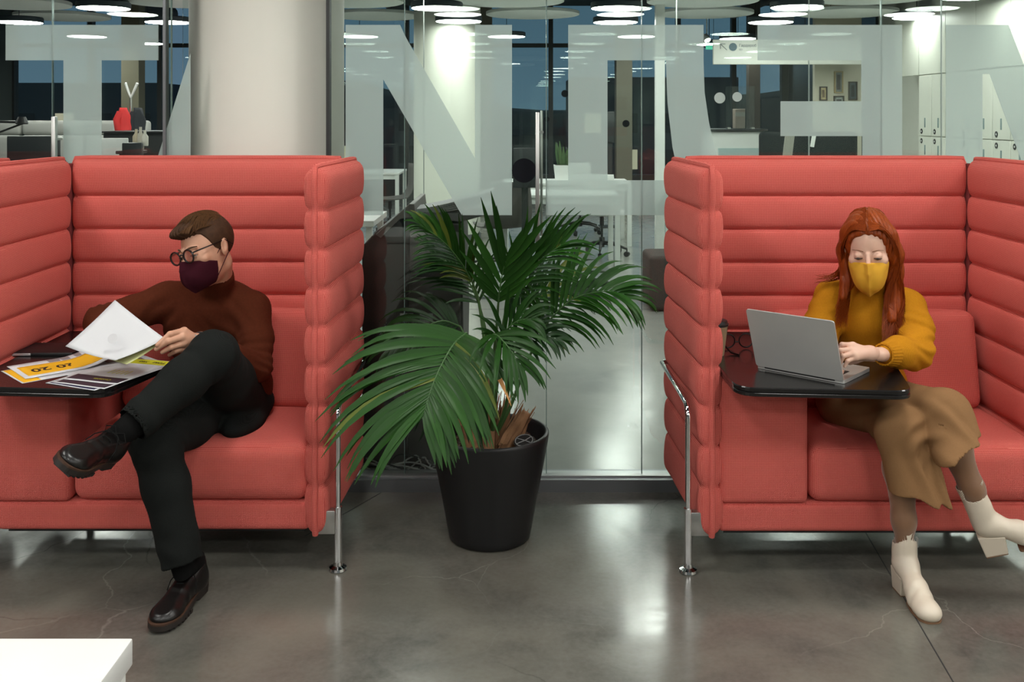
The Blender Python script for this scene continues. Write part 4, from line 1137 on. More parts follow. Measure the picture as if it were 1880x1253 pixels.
# slim black device with a pale end lying at the back of the left table
nb_ = thing('notebook', 'flat black notebook with a pale spine end at the back of the left table', 'notebook', (*tp(85, 640), TZ), 0)
x0_, y0_ = tp(30, 643); x1_, y1_ = tp(75, 645); x2_, _ = tp(150, 645)
MB().bevbox(x0_, x2_, 3.50, 3.66, TZ, TZ+0.012, 0.003, 2).build('cover', M_BLACK, nb_, world_coords=True)
MB().bevbox(x0_+0.002, x1_, 3.496, 3.502, TZ+0.002, TZ+0.010, 0.001, 1).build('spine_end', mat('pale_metal', (0.5, 0.48, 0.48), 0.35, 0.3), nb_, world_coords=True)
# laptop
lp = thing('laptop', 'silver laptop open on the right table', 'laptop', (0.930, 3.233, TZ))
hx = Vector((1.042-0.819, 3.137-3.333, 0)).normalized(); bx2 = Vector((-hx.y, hx.x, 0)); 
if bx2.x < 0: bx2 = -bx2
O = Vector((0.819, 3.333, TZ)); LW, LD = 0.300, 0.212
ML = Matrix(((hx.x, bx2.x, 0, O.x), (hx.y, bx2.y, 0, O.y), (0, 0, 1, O.z), (0, 0, 0, 1)))
M_ALU = mat('laptop_aluminium', (0.60, 0.60, 0.58), 0.38, 0.6)
def bb(x0, x1, y0, y1, z0, z1, nm, m, parent, M, r=0.003):
    return MB().bevbox(x0, x1, y0, y1, z0, z1, r, 2, M=M).build(nm, m, parent, world_coords=True)
base = MB(); base.prism(round_poly([(0, 0), (LW, 0), (LW, LD), (0, LD)], 0.010, 5), 0.001, 0.013, 'z'); base.V = [ML @ Vector(v) for v in base.V]
bs_ = base.build('base', M_ALU, lp, bevel=0, world_coords=True)
bb(0.03, LW-0.03, 0.018, 0.115, 0.0128, 0.0134, 'keyboard_well', M_BLACK, bs_, ML, 0.0002)
kb = MB()
for r_ in range(6):
    for c_ in range(14):
        kb.box(0.032+c_*0.0170, 0.032+c_*0.0170+0.0150, 0.020+r_*0.0158, 0.020+r_*0.0158+0.0138, 0.0134, 0.0146, M=ML)
kb.build('keys', mat('key_black', (0.02, 0.02, 0.021), 0.45), bs_, world_coords=True)
bb(0.098, 0.202, 0.125, 0.203, 0.0128, 0.0133, 'trackpad', mat('trackpad_grey', (0.38, 0.39, 0.39), 0.35, 0.5), bs_, ML, 0.0002)
MLid = ML @ Matrix.Translation((0, 0.0, 0.012)) @ Matrix.Rotation(R(20), 4, 'X')
lid = MB(); lid.prism(round_poly([(0, 0), (LW, 0), (LW, 0.212), (0, 0.212)], 0.010, 5), -0.005, 0.0, 'y'); lid.V = [MLid @ Vector(v) for v in lid.V]
ld = lid.build('lid', M_ALU, lp, world_coords=True)
sc_ = MB(); sc_.box(0.008, LW-0.008, 0.0, 0.0006, 0.010, 0.204, M=MLid); sc_.build('screen', mat('screen_dark', (0.02, 0.02, 0.022), 0.1), ld, world_coords=True)
hg = MB(); hg.tube([ML @ Vector((0.03, 0.0, 0.010)), ML @ Vector((LW-0.03, 0.0, 0.010))], 0.005, 10); hg.build('hinge', M_BLACK, lp, world_coords=True)
# coffee cup at the back corner
cx_, cy_ = (1301-CX)*3.50/F+0.0, 3.50
cup = thing('paper_cup', 'kraft paper cup with a black lid at the edge of the right table', 'cup', (0.722, 3.52, TZ))
MB().lathe([(0.0, 0.0), (0.026, 0.0), (0.027, 0.003), (0.039, 0.102), (0.0405, 0.104), (0.0405, 0.107), (0.0, 0.107)], 32).build('cup_body', mat('kraft_paper', (0.45, 0.33, 0.20), 0.8), cup)
MB().lathe([(0.0405, 0.104), (0.0425, 0.106), (0.0425, 0.112), (0.039, 0.114), (0.037, 0.123), (0.034, 0.124), (0.0, 0.121)], 32).build('cup_lid', M_BLACK, cup)
# eyeglasses lying on the right table
Mg = Matrix.Translation((*tp(1353, 641), TZ+0.030)) @ Matrix.Rotation(R(8), 4, 'Z') @ Matrix.Rotation(R(0), 4, 'X')
gl = thing('eyeglasses', 'thin round dark eyeglasses lying on the right table beside the laptop', 'glasses', (*tp(1353, 641), TZ))
g = MB()
for sx in (-1, 1):
    g.tube([Mg @ Vector((0.034*sx+0.026*math.cos(t*PI/16), 0.0, 0.0+0.0245*math.sin(t*PI/16))) for t in range(33)], 0.0026, 8, caps=False)
g.tube([Mg @ Vector((-0.009, 0, -0.003)), Mg @ Vector((0, 0.002, -0.005)), Mg @ Vector((0.009, 0, -0.003))], 0.0024, 8)
g.build('rims', M_FRAME0 if 'M_FRAME0' in globals() else mat('dark_wire', (0.015, 0.008, 0.008), 0.3, 0.4), gl, world_coords=True)
for sx in (-1, 1):
    q = MB(); q.tube([Mg @ Vector((0.060*sx, 0, 0.008)), Mg @ Vector((0.062*sx, -0.01, 0.0)), Mg @ Vector((0.05*sx, -0.075, -0.024)), Mg @ Vector((0.030*sx, -0.100, -0.0275))], [0.0026, 0.0028, 0.003, 0.0036], 8)
    q.build('temple', mat('dark_wire'), gl, world_coords=True)
# ------------------------------------------------------------------ potted palm
PX, PY = (899-CX)*3.64/F, 3.64
pl = thing('potted_palm', 'kentia palm in a tapered black pot between the two sofas', 'plant', (PX, PY, 0))
M_POT = mat('black_pot', (0.013, 0.013, 0.014), 0.42, spec=0.4)
pot = MB(); pot.lathe([(0.0, 0.0), (0.135, 0.0), (0.147, 0.006), (0.152, 0.03), (0.172, 0.14), (0.196, 0.26), (0.211, 0.34), (0.2165, 0.375), (0.2160, 0.384), (0.211, 0.388), (0.204, 0.386), (0.200, 0.375), (0.192, 0.345), (0.18, 0.30), (0.0, 0.30)], 72)
pot.build('pot', M_POT, pl, edge_angle=60)
so = MB(); V = []; Fs = []; n, k_ = 40, 8
V.append((0, 0, 0.325))
for j in range(1, k_+1):
    for i in range(n):
        a = 2*PI*i/n; r = 0.190*j/k_
        V.append((r*math.cos(a), r*math.sin(a), 0.325+0.022*noise.noise(Vector((r*40*math.cos(a), r*40*math.sin(a), 2)))))
for i in range(n): Fs.append((0, 1+i, 1+(i+1) % n))
for j in range(k_-1):
    for i in range(n): Fs.append((1+j*n+i, 1+(j+1)*n+i, 1+(j+1)*n+(i+1) % n, 1+j*n+(i+1) % n))
so.add(V, Fs, 0, False); so.build('soil', mat('bark_soil', (0.035, 0.020, 0.012), 0.95, nscale=60, namt=0.6, bump=1.0, bscale=90), pl)
random.seed(21)
M_BARK = mat('bark_chip', (0.07, 0.035, 0.02), 0.9, nscale=30, namt=0.5)
chips = MB()
for k in range(90):
    a = random.uniform(0, 2*PI); r = 0.185*math.sqrt(random.random()); s_ = random.uniform(0.006, 0.014)
    Mx = Matrix.Translation((r*math.cos(a), r*math.sin(a), 0.335)) @ Matrix.Rotation(random.uniform(0, 6), 4, 'Z') @ Matrix.Rotation(random.uniform(-0.6, 0.6), 4, 'X')
    chips.box(-s_, s_, -s_*0.6, s_*0.6, -s_*0.3, s_*0.3, M=Mx)
tag(chips.build('bark_mulch', M_BARK, pl), kind='stuff')
# water gauge set in the rim
g = MB(); Mg = Matrix.Translation((0.125, -0.10, 0.375)) @ Matrix.Rotation(R(-20), 4, 'Z') @ Matrix.Rotation(R(22), 4, 'X')
g.lathe([(0.0, 0.0), (0.036, 0.0), (0.038, 0.003), (0.036, 0.006), (0.0, 0.006)], 28, M=Mg); gg = g.build('water_inlet', M_BLACK, pl)
g = MB(); g.tube([Mg @ Vector((0.031*math.cos(t*PI/12), 0.031*math.sin(t*PI/12), 0.008)) for t in range(25)], 0.0018, 5)
g.tube([Mg @ Vector((-0.02, -0.022, 0.008)), Mg @ Vector((0.004, 0.0, 0.008)), Mg @ Vector((0.02, 0.024, 0.008))], 0.0018, 5)
g.tube([Mg @ Vector((-0.028, 0.006, 0.008)), Mg @ Vector((0.004, 0.0, 0.008)), Mg @ Vector((0.028, -0.008, 0.008))], 0.0018, 5)
g.build('inlet_mark', mat('grey_mark', (0.22, 0.22, 0.22), 0.4), gg)
# fibrous stem bases
M_FIB = mat('dry_fibre', (0.30, 0.155, 0.075), 0.9, nscale=25, namt=0.45)
stems = [(-0.035, 0.02, 0.19, -0.03), (0.0, -0.02, 0.16, 0.01), (0.035, 0.0, 0.18, 0.03), (0.05, -0.03, 0.15, 0.085), (-0.01, 0.04, 0.21, -0.01), (0.075, -0.01, 0.13, 0.06), (-0.06, -0.01, 0.10, -0.03)]
for k, (x, y, h, lean) in enumerate(stems):
    m = MB()
    m.tube([(x, y, 0.31), (x+lean*0.5, y, 0.31+h*0.5), (x+lean, y, 0.31+h)], [0.028, 0.024, 0.014], 9)
    for q in range(16):
        a = random.uniform(0, 2*PI); z0 = random.uniform(0.31, 0.36); hh = random.uniform(0.5, 1.15)*h
        r0 = 0.026; w = random.uniform(0.004, 0.009)
        def pt(t, rr): return Vector((x+lean*t*hh/h+rr*math.cos(a), y+rr*math.sin(a), z0+t*hh))
        tx = Vector((-math.sin(a), math.cos(a), 0))*w
        pts = [pt(0, r0), pt(0.4, 0.026), pt(0.75, 0.024), pt(1.0, 0.020+random.uniform(0, 0.02))]
        V = []
        for i, p in enumerate(pts):
            f = (1, 1.1, 0.8, 0.08)[i]; jit = Vector((random.uniform(-1, 1), random.uniform(-1, 1), 0))*0.003
            V += [p-tx*f+jit, p+tx*f+jit, p+jit-Vector((math.cos(a), math.sin(a), 0))*0.002]
        for i in range(3): 
            b = len(m.V)
        Fs = []
        for i in range(3):
            for (u, v) in ((0, 1), (1, 2), (2, 0)): Fs.append((i*3+u, i*3+v, (i+1)*3+v, (i+1)*3+u))
        m.add(V, Fs)
    m.build('fibrous_stem', M_FIB, pl)

def leaf_mat(name, c0, c1):
    m, t, b = nt(name); N = t.nodes; L = t.links
    g = N.new('ShaderNodeNewGeometry'); ns = N.new('ShaderNodeTexNoise'); ns.inputs['Scale'].default_value = 7; ns.inputs['Detail'].default_value = 3
    L.new(g.outputs['Position'], ns.inputs['Vector'])
    oi = N.new('ShaderNodeObjectInfo')
    f = math_node(t, 'MULTIPLY', math_node(t, 'ADD', ns.outputs['Fac'], oi.outputs['Random']), 0.5)
    L.new(mixc(t, f, c0, c1), b.inputs['Base Color'])
    b.inputs['Roughness'].default_value = 0.42
    b.inputs['Specular IOR Level'].default_value = 0.2
    b.inputs['Transmission Weight'].default_value = 0.0
    b.inputs['Subsurface Weight'].default_value = 0.0
    return m
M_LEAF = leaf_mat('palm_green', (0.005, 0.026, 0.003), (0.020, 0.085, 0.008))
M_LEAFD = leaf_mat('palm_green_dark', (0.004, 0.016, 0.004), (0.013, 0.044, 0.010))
M_LTIP = leaf_mat('dry_tip', (0.35, 0.16, 0.05), (0.55, 0.28, 0.10))
M_LYEL = leaf_mat('yellow_green', (0.05, 0.08, 0.01), (0.12, 0.15, 0.02))
M_PET = mat('petiole_green', (0.045, 0.11, 0.03), 0.5)
leaf_count = [0]
def catmull(P_, n):
    P_ = [Vector(p) for p in P_]; out = []
    Q = [P_[0]*2-P_[1]] + P_ + [P_[-1]*2-P_[-2]]
    seg = len(P_)-1
    for i in range(n+1):
        u = i/n*seg; k = min(seg-1, int(u)); t = u-k
        a, b, c, d = Q[k], Q[k+1], Q[k+2], Q[k+3]
        out.append(0.5*((2*b)+(c-a)*t+(2*a-5*b+4*c-d)*t*t+(3*b-3*c+d-a)*t**3))
    return out
def leaflet(base, d0, L_, droop, width, parent, m, tip=False, curl=0.0, nrm=Vector((0, 0, 1)), stuff=None):
    n = 7
    pts = []; p = base.copy(); d = d0.normalized()
    for i in range(n+1):
        pts.append(p.copy()); p += d*(L_/n)
        d = (d+Vector((0, 0, -1))*droop*(0.35+1.3*i/n)/n*2.2).normalized()
    V = []; Fs = []
    for i, q in enumerate(pts):
        t = i/n
        w = width*(0.30+0.70*math.sin(min(1, t*2.4)*PI/2))*(1-max(0, (t-0.35)/0.65)**1.7)+0.0006
        tg = (pts[min(n, i+1)]-pts[max(0, i-1)]).normalized()
        s_ = tg.cross(nrm); s_ = s_.normalized() if s_.length > 1e-4 else Vector((1, 0, 0))
        u = s_.cross(tg)
        V += [q-s_*w+u*w*0.30, q, q+s_*w+u*w*0.30]
    for i in range(n):
        for k in (0, 1): Fs.append((i*3+k, i*3+k+1, i*3+k+4, i*3+k+3))
    ms = [m, M_LTIP] if tip else [m]
    if stuff is not None:
        stuff.add(V, Fs, 0, True); return
    me = bpy.data.meshes.new('leaflet'); me.from_pydata([tuple(v) for v in V], [], Fs)
    for q in ms: me.materials.append(q)
    me.polygons.foreach_set('use_smooth', [True]*len(Fs))
    if tip:
        for f in me.polygons:
            if f.index >= 2*(n-2): f.material_index = 1
    me.update()
    link_mesh('leaflet', me, None, parent, True)
    leaf_count[0] += 1
def frond(stem, rach, n, Lmax, spread, droop, width, m, Lfun=None, side_bias=(1, 1), facing=(0, -1, 0.35), seed=0, tips=0, stuff=False, vlift=0.0, tipL=0.45, rightf=1.0):
    """stem: path of the petiole; rach: path of the rachis, both as (px, py, D)"""
    rs = random.Random(seed)
    S_ = catmull([W(*p) for p in stem], 14); Rr = catmull([W(*p) for p in rach], 40)
    f = empty('frond', (0, 0, 0), parent=pl)
    f.matrix_basis = Matrix.Identity(4)
    m1 = MB(); pth = S_[:-1]+Rr; rad = [0.0075-0.0035*i/len(S_) for i in range(len(S_)-1)]+[0.004-0.0032*i/40 for i in range(41)]
    m1.tube(pth, rad, 7); m1.build('rachis', M_PET, f, world_coords=True, edge_angle=80)
    fc = Vector(facing).normalized()
    st = MB() if stuff else None
    for k in range(n):
        t = 0.03+0.97*k/(n-1)
        i = min(39, int(t*40)); p = Rr[i].lerp(Rr[i+1], t*40-i)
        tg = (Rr[i+1]-Rr[max(0, i-1)]).normalized()
        for sd in (-1, 1):
            if rs.random() > side_bias[0 if sd < 0 else 1]: continue
            sv = tg.cross(fc).normalized()*sd
            sp_ = spread*(1-0.55*t)+rs.uniform(-0.08, 0.08)
            d = tg*math.cos(sp_)+sv*math.sin(sp_)+fc*(0.12+vlift)+Vector((rs.uniform(-1, 1), rs.uniform(-1, 1), rs.uniform(-1, 1)))*0.05
            env = (0.55+0.45*math.sin(min(1, t*2.6)*PI/2))*(1-(1-tipL)*max(0, (t-0.35)/0.65)**1.4)
            L_ = Lmax*env*rs.uniform(0.88, 1.06)*(rightf if sv.x > 0 and t > 0.12 else 1)
            mm = m
            if rs.random() < 0.04: mm = M_LYEL
            leaflet(p, d, L_, droop*rs.uniform(0.75, 1.25), width*rs.uniform(0.85, 1.1), f, mm, tip=(rs.random() < tips), nrm=fc, stuff=st)
    if stuff: tag(st.build('leaflets', m, f, recalc=False, world_coords=True), kind='stuff')
    return f
# big drooping frond at front left
frond([(893,790,3.62),(884,700,3.56),(868,640,3.45),(856,612,3.36)], [(856,612,3.36),(832,634,3.28),(806,680,3.20),(788,725,3.14),(778,762,3.10)], 27, 0.47, 1.28, 0.55, 0.0125, M_LEAF, facing=(-0.15, -0.8, 0.55), seed=2, tips=0.07, tipL=0.5, rightf=0.74)
# upright fan in the centre
frond([(900,790,3.66),(905,680,3.66),(912,600,3.60),(915,555,3.56)], [(915,555,3.56),(917,535,3.54),(922,505,3.52),(928,480,3.50)], 7, 0.31, 0.80, 0.03, 0.0135, M_LEAF, facing=(0, -1, 0.2), seed=4, tipL=0.9)
# up left
frond([(895,790,3.68),(892,660,3.72),(880,560,3.72),(868,520,3.70)], [(868,520,3.70),(848,485,3.66),(815,445,3.60),(772,412,3.54)], 18, 0.22, 0.62, 0.45, 0.009, M_LEAF, facing=(-0.25, -0.7, 0.7), seed=5, tipL=0.35)
# up right
frond([(905,790,3.66),(915,680,3.66),(925,590,3.62),(935,550,3.58)], [(935,550,3.58),(962,508,3.52),(995,475,3.46),(1030,450,3.42)], 14, 0.28, 0.70, 0.35, 0.009, M_LEAF, facing=(0.25, -0.7, 0.6), seed=6, tipL=0.6)
# low right arching
frond([(915,790,3.62),(940,740,3.60),(962,680,3.58),(985,625,3.54)], [(985,625,3.54),(1012,585,3.50),(1055,548,3.46),(1115,535,3.42),(1150,548,3.40)], 22, 0.26, 1.0, 0.65, 0.009, M_LEAF, facing=(0.2, -0.7, 0.7), seed=8, tipL=0.45)
# right mid
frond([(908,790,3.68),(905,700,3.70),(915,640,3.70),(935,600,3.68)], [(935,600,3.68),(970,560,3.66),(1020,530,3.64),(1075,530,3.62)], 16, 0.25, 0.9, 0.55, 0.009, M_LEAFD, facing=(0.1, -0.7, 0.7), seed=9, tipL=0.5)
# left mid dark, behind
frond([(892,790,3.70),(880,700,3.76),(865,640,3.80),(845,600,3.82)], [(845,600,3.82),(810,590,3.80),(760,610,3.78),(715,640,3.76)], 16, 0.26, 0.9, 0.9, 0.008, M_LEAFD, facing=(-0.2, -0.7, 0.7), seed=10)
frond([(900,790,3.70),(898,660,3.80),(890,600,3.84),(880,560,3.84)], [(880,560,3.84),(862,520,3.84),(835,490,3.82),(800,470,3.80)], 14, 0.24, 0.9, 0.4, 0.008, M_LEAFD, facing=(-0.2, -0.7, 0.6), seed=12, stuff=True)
# small low centre fronds
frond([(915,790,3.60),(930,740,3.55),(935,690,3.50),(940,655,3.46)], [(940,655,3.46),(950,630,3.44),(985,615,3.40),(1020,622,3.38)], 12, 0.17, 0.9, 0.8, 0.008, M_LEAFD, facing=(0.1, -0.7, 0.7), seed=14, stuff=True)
frond([(903,790,3.60),(908,720,3.56),(915,670,3.52),(918,640,3.50)], [(918,640,3.50),(925,612,3.46),(950,590,3.42),(975,585,3.40)], 12, 0.19, 0.9, 0.7, 0.008, M_LEAF, facing=(0.0, -0.8, 0.6), seed=15, stuff=True)
# drooping inner left
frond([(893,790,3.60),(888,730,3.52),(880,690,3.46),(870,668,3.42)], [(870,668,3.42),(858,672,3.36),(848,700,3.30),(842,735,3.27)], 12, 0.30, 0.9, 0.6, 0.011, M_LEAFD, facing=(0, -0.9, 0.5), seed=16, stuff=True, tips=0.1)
frond([(905,790,3.55),(910,700,3.46),(912,640,3.40),(905,615,3.36)], [(905,615,3.36),(915,618,3.30),(935,640,3.25),(955,670,3.22)], 9, 0.24, 0.8, 0.6, 0.009, M_LEAF, facing=(0.2, -0.9, 0.5), seed=17, stuff=True)
print('leaflets', leaf_count[0])
# ------------------------------------------------------------------ implicit modelling: smooth shapes blended, then meshed
A3 = lambda v: np.array(tuple(v), dtype=np.float32)
def s_ell(c, r, Rm=None):
    c = A3(c); r = A3(r); Rt = None if Rm is None else np.array(Rm, dtype=np.float32)
    def f(P):
        q = P-c
        if Rt is not None: q = q @ Rt          # world -> local (Rt columns are local axes)
        k0 = np.sqrt(((q/r)**2).sum(1)); k1 = np.sqrt(((q/(r*r))**2).sum(1))+1e-9
        return k0*(k0-1.0)/k1
    return f
def s_cap(a, b, ra, rb=None, flat=None, Rm=None):
    a = A3(a); b = A3(b); rb = ra if rb is None else rb; ab = b-a; L2 = float((ab**2).sum())+1e-12
    def f(P):
        q = P-a; t = np.clip((q @ ab)/L2, 0, 1)
        e = q-t[:, None]*ab
        if flat is not None:
            n, k = flat; n = A3(n); pr = e @ n; e = e+(k-1)*pr[:, None]*n
        return np.sqrt((e**2).sum(1))-(ra+(rb-ra)*t)
    return f
def s_chain(pts, rr, k=0.01, **kw):
    fs = [s_cap(pts[i], pts[i+1], rr[i], rr[i+1], **kw) for i in range(len(pts)-1)]
    return s_union(fs, k)
def smin(a, b, k):
    if k <= 0: return np.minimum(a, b)
    h = np.clip(0.5+0.5*(b-a)/k, 0, 1)
    return b*(1-h)+a*h-k*h*(1-h)
def s_union(fs, k=0.01):
    def f(P):
        d = fs[0](P)
        for g in fs[1:]: d = smin(d, g(P), k)
        return d
    return f
def s_sub(f1, f2, k=0.004):
    def f(P): return -smin(-f1(P), f2(P), k)
    return f
def s_int(f1, f2, k=0.0):
    def f(P): return -smin(-f1(P), -f2(P), k)
    return f
def s_plane(p, n):
    """keeps the side opposite to n"""
    p = A3(p); n = A3(Vector(n).normalized())
    return lambda P: (P-p) @ n
def s_off(f1, o): return lambda P: f1(P)-o
def s_disp(f1, g): return lambda P: f1(P)+g(P)
def wob(amp, sc, seed=0.0):
    rs = np.random.RandomState(int(seed*10)+5)
    K = rs.normal(size=(7, 3)).astype(np.float32); K /= np.linalg.norm(K, axis=1)[:, None]; ph = rs.uniform(0, 6, 7)
    fr = sc*np.array([0.6, 0.8, 1.0, 1.3, 1.7, 2.1, 2.6])
    def g(P):
        o = np.zeros(len(P), np.float32)
        Pw = P+0.02*np.sin(P[:, [1, 2, 0]]*25)
        for i in range(7): o += np.sin((Pw @ K[i])*fr[i]+ph[i])/(1+0.5*i)
        return o*amp*0.4
    return g
def folds(c, rad, axis, freq, amp, ph=0.0):
    """creases running across an axis, fading out from a centre"""
    c = A3(c); ax = A3(Vector(axis).normalized())
    def g(P):
        q = P-c; d2 = (q**2).sum(1)
        w = np.exp(-d2/(rad*rad))
        t = q @ ax
        side = np.sin(P[:, 0]*31+P[:, 1]*23+P[:, 2]*19)
        return w*amp*np.sin(t*freq+ph+1.3*side)
    return g
def polygonise(f, lo, hi, h, blk=6):
    lo = np.array(lo, np.float32); hi = np.array(hi, np.float32)
    n = (np.ceil((hi-lo)/h/blk).astype(int)+1)*blk
    nb = n//blk
    gx, gy, gz = [lo[i]+(np.arange(nb[i])+0.5)*h*blk for i in range(3)]
    C = np.stack(np.meshgrid(gx, gy, gz, indexing='ij'), -1).reshape(-1, 3).astype(np.float32)
    dc = f(C)
    act = (np.abs(dc) < h*blk*1.35).reshape(nb)
    D = np.repeat(np.repeat(np.repeat(dc.reshape(nb), blk, 0), blk, 1), blk, 2).astype(np.float32)
    M = np.repeat(np.repeat(np.repeat(act, blk, 0), blk, 1), blk, 2)
    I = np.argwhere(M)
    vals = np.empty(len(I), np.float32)
    for s in range(0, len(I), 400000):
        vals[s:s+400000] = f((lo+I[s:s+400000]*h).astype(np.float32))
    D[M] = vals
    ins = D < 0
    # cells touched by the surface
    c = np.zeros(tuple(np.array(D.shape)-1), np.int8)
    offs = [(i, j, k) for i in (0, 1) for j in (0, 1) for k in (0, 1)]
    sh = D.shape
    def sl(o): return tuple(slice(o[i], sh[i]-1+o[i]) for i in range(3))
    for o in offs: c += ins[sl(o)]
    cells = np.argwhere((c > 0) & (c < 8))
    idx = -np.ones(c.shape, np.int64); idx[tuple(cells.T)] = np.arange(len(cells))
    acc = np.zeros((len(cells), 3)); cnt = np.zeros(len(cells))
    for a in offs:
        for ax in range(3):
            if a[ax] == 1: continue
            b = list(a); b[ax] = 1
            da = D[tuple((cells+np.array(a)).T)]; db = D[tuple((cells+np.array(b)).T)]
            m = (da < 0) != (db < 0)
            t = np.where(m, da/(da-db+1e-12), 0)
            p = np.array(a)[None, :].astype(float).repeat(len(cells), 0); p[:, ax] += t
            acc[m] += p[m]; cnt[m] += 1
    V = lo+(cells+acc/np.maximum(cnt, 1)[:, None])*h
    Q = []
    for ax in range(3):
        o1 = [0, 0, 0]; o1[ax] = 1
        s0 = [slice(1, sh[i]-1) for i in range(3)]; s0[ax] = slice(0, sh[ax]-1)
        s1 = [slice(1, sh[i]-1) for i in range(3)]; s1[ax] = slice(1, sh[ax])
        a = ins[tuple(s0)]; b = ins[tuple(s1)]
        E = np.argwhere(a != b); fl = a[tuple(E.T)]
        base = E.copy()
        for i in range(3):
            if i != ax: base[:, i] += 1
        u, v = (ax+1) % 3, (ax+2) % 3
        def g(du, dv):
            q = base.copy(); q[:, u] -= du; q[:, v] -= dv
            return idx[tuple(q.T)]
        q4 = np.stack([g(1, 1), g(0, 1), g(0, 0), g(1, 0)], 1)
        q4[~fl] = q4[~fl][:, ::-1]
        q4 = q4[(q4 >= 0).all(1)]
        Q.append(q4)
    return V, np.concatenate(Q)
def relax(V, Q, it=2, lam=0.5):
    E = np.concatenate([Q[:, [i, (i+1) % 4]] for i in range(4)])
    for _ in range(it):
        S = np.zeros_like(V); N_ = np.zeros(len(V))
        for k in range(3):
            S[:, k] = np.bincount(E[:, 0], V[E[:, 1], k], len(V))+np.bincount(E[:, 1], V[E[:, 0], k], len(V))
        N_ = np.bincount(E[:, 0], minlength=len(V))+np.bincount(E[:, 1], minlength=len(V))
        V = V*(1-lam)+lam*S/np.maximum(N_, 1)[:, None]
    return V
def sdf_mesh(name, parts, m, parent=None, it=2):
    """parts: list of (f, lo, hi, h) meshed one by one and joined in ONE mesh"""
    Vs, Qs, b = [], [], 0
    for (f, lo, hi, h) in parts:
        V, Q = polygonise(f, lo, hi, h)
        V = relax(V, Q, it)
        Vs.append(V); Qs.append(Q+b); b += len(V)
    V = np.concatenate(Vs).astype(np.float32); Q = np.concatenate(Qs)
    me = bpy.data.meshes.new(name)
    me.vertices.add(len(V)); me.vertices.foreach_set('co', V.ravel())
    me.loops.add(len(Q)*4); me.loops.foreach_set('vertex_index', Q.ravel().astype(np.int32))
    me.polygons.add(len(Q)); me.polygons.foreach_set('loop_start', np.arange(len(Q), dtype=np.int32)*4)
    me.polygons.foreach_set('use_smooth', np.ones(len(Q), dtype=bool))
    me.update(calc_edges=True); me.validate()
    print(name, len(Q))
    return link_mesh(name, me, m, parent, True)
def bounds(pts, pad):
    a = np.array([tuple(p) for p in pts]); return a.min(0)-pad, a.max(0)+pad

def head_frame(c, yaw, pitch, roll):
    return Matrix.Translation(c) @ Matrix.Rotation(R(yaw), 4, 'Z') @ Matrix.Rotation(R(pitch), 4, 'X') @ Matrix.Rotation(R(roll), 4, 'Y')
def in_frame(f, M):
    Ri = np.array(M.to_3x3().inverted(), dtype=np.float32); c = A3(M.translation)
    return lambda P: f((P-c) @ Ri.T)
def face_sdf(fem=False, s=1.0):
    w = 0.94 if fem else 1.0
    cran = s_ell((0, 0.012, 0.035), (0.074*w, 0.098, 0.086))
    face = s_ell((0, -0.028, -0.035), (0.061*w, 0.064, 0.084))
    jaw = s_ell((0, -0.034, -0.078), (0.050*w*(0.88 if fem else 1), 0.052, 0.038))
    base = s_union([cran, face, jaw, s_ell((0, -0.076, -0.100), (0.020, 0.014, 0.014))], 0.03)
    add = [base, s_ell((0.046*w, -0.062, -0.022), (0.020, 0.018, 0.016)), s_ell((-0.046*w, -0.062, -0.022), (0.020, 0.018, 0.016))]
    f = s_union(add, 0.02)
    sock = s_union([s_ell((0.031, -0.102, 0.002), (0.017, 0.016, 0.012)), s_ell((-0.031, -0.102, 0.002), (0.017, 0.016, 0.012))], 0.0)
    f = s_sub(f, sock, 0.010)
    brow = s_union([s_cap((0.012, -0.093, 0.020), (0.044, -0.080, 0.021), 0.007, 0.004), s_cap((-0.012, -0.093, 0.020), (-0.044, -0.080, 0.021), 0.007, 0.004)], 0.0)
    if not fem: f = s_union([f, brow], 0.010)
    nose = s_union([s_cap((0, -0.090, 0.010), (0, -0.112, -0.034), 0.006, 0.0105), s_ell((0.0115, -0.103, -0.038), (0.007, 0.009, 0.006)), s_ell((-0.0115, -0.103, -0.038), (0.007, 0.009, 0.006))], 0.006)
    f = s_union([f, nose], 0.008)
    lips = s_union([s_ell((0, -0.094, -0.062), (0.022, 0.009, 0.005)), s_ell((0, -0.092, -0.072), (0.018, 0.010, 0.006))], 0.002)
    f = s_union([f, lips], 0.004)
    for sx in (1, -1):
        # upper lid lowered over the eyeball, thin lower lid
        ball = s_ell((0.031*sx, -0.0805, 0.001), (0.0139, 0.0139, 0.0139))
        upper = s_int(ball, s_plane((0, 0, -0.0035 if fem else -0.002), (0, 0.0, -1)), 0.001)
        lower = s_int(ball, s_plane((0, 0, -0.0075), (0, 0.0, 1)), 0.001)
        f = s_union([f, upper, lower], 0.004)
        ear = s_ell((0.076*sx*w, 0.014, -0.002), (0.008, 0.019, 0.031), Matrix.Rotation(R(-12*1), 3, 'X') @ Matrix.Rotation(R(18*sx), 3, 'Z'))
        cut = s_ell((0.085*sx*w, 0.008, 0.002), (0.007, 0.010, 0.017))
        f = s_union([f, s_sub(ear, cut, 0.004)], 0.006)
    return f
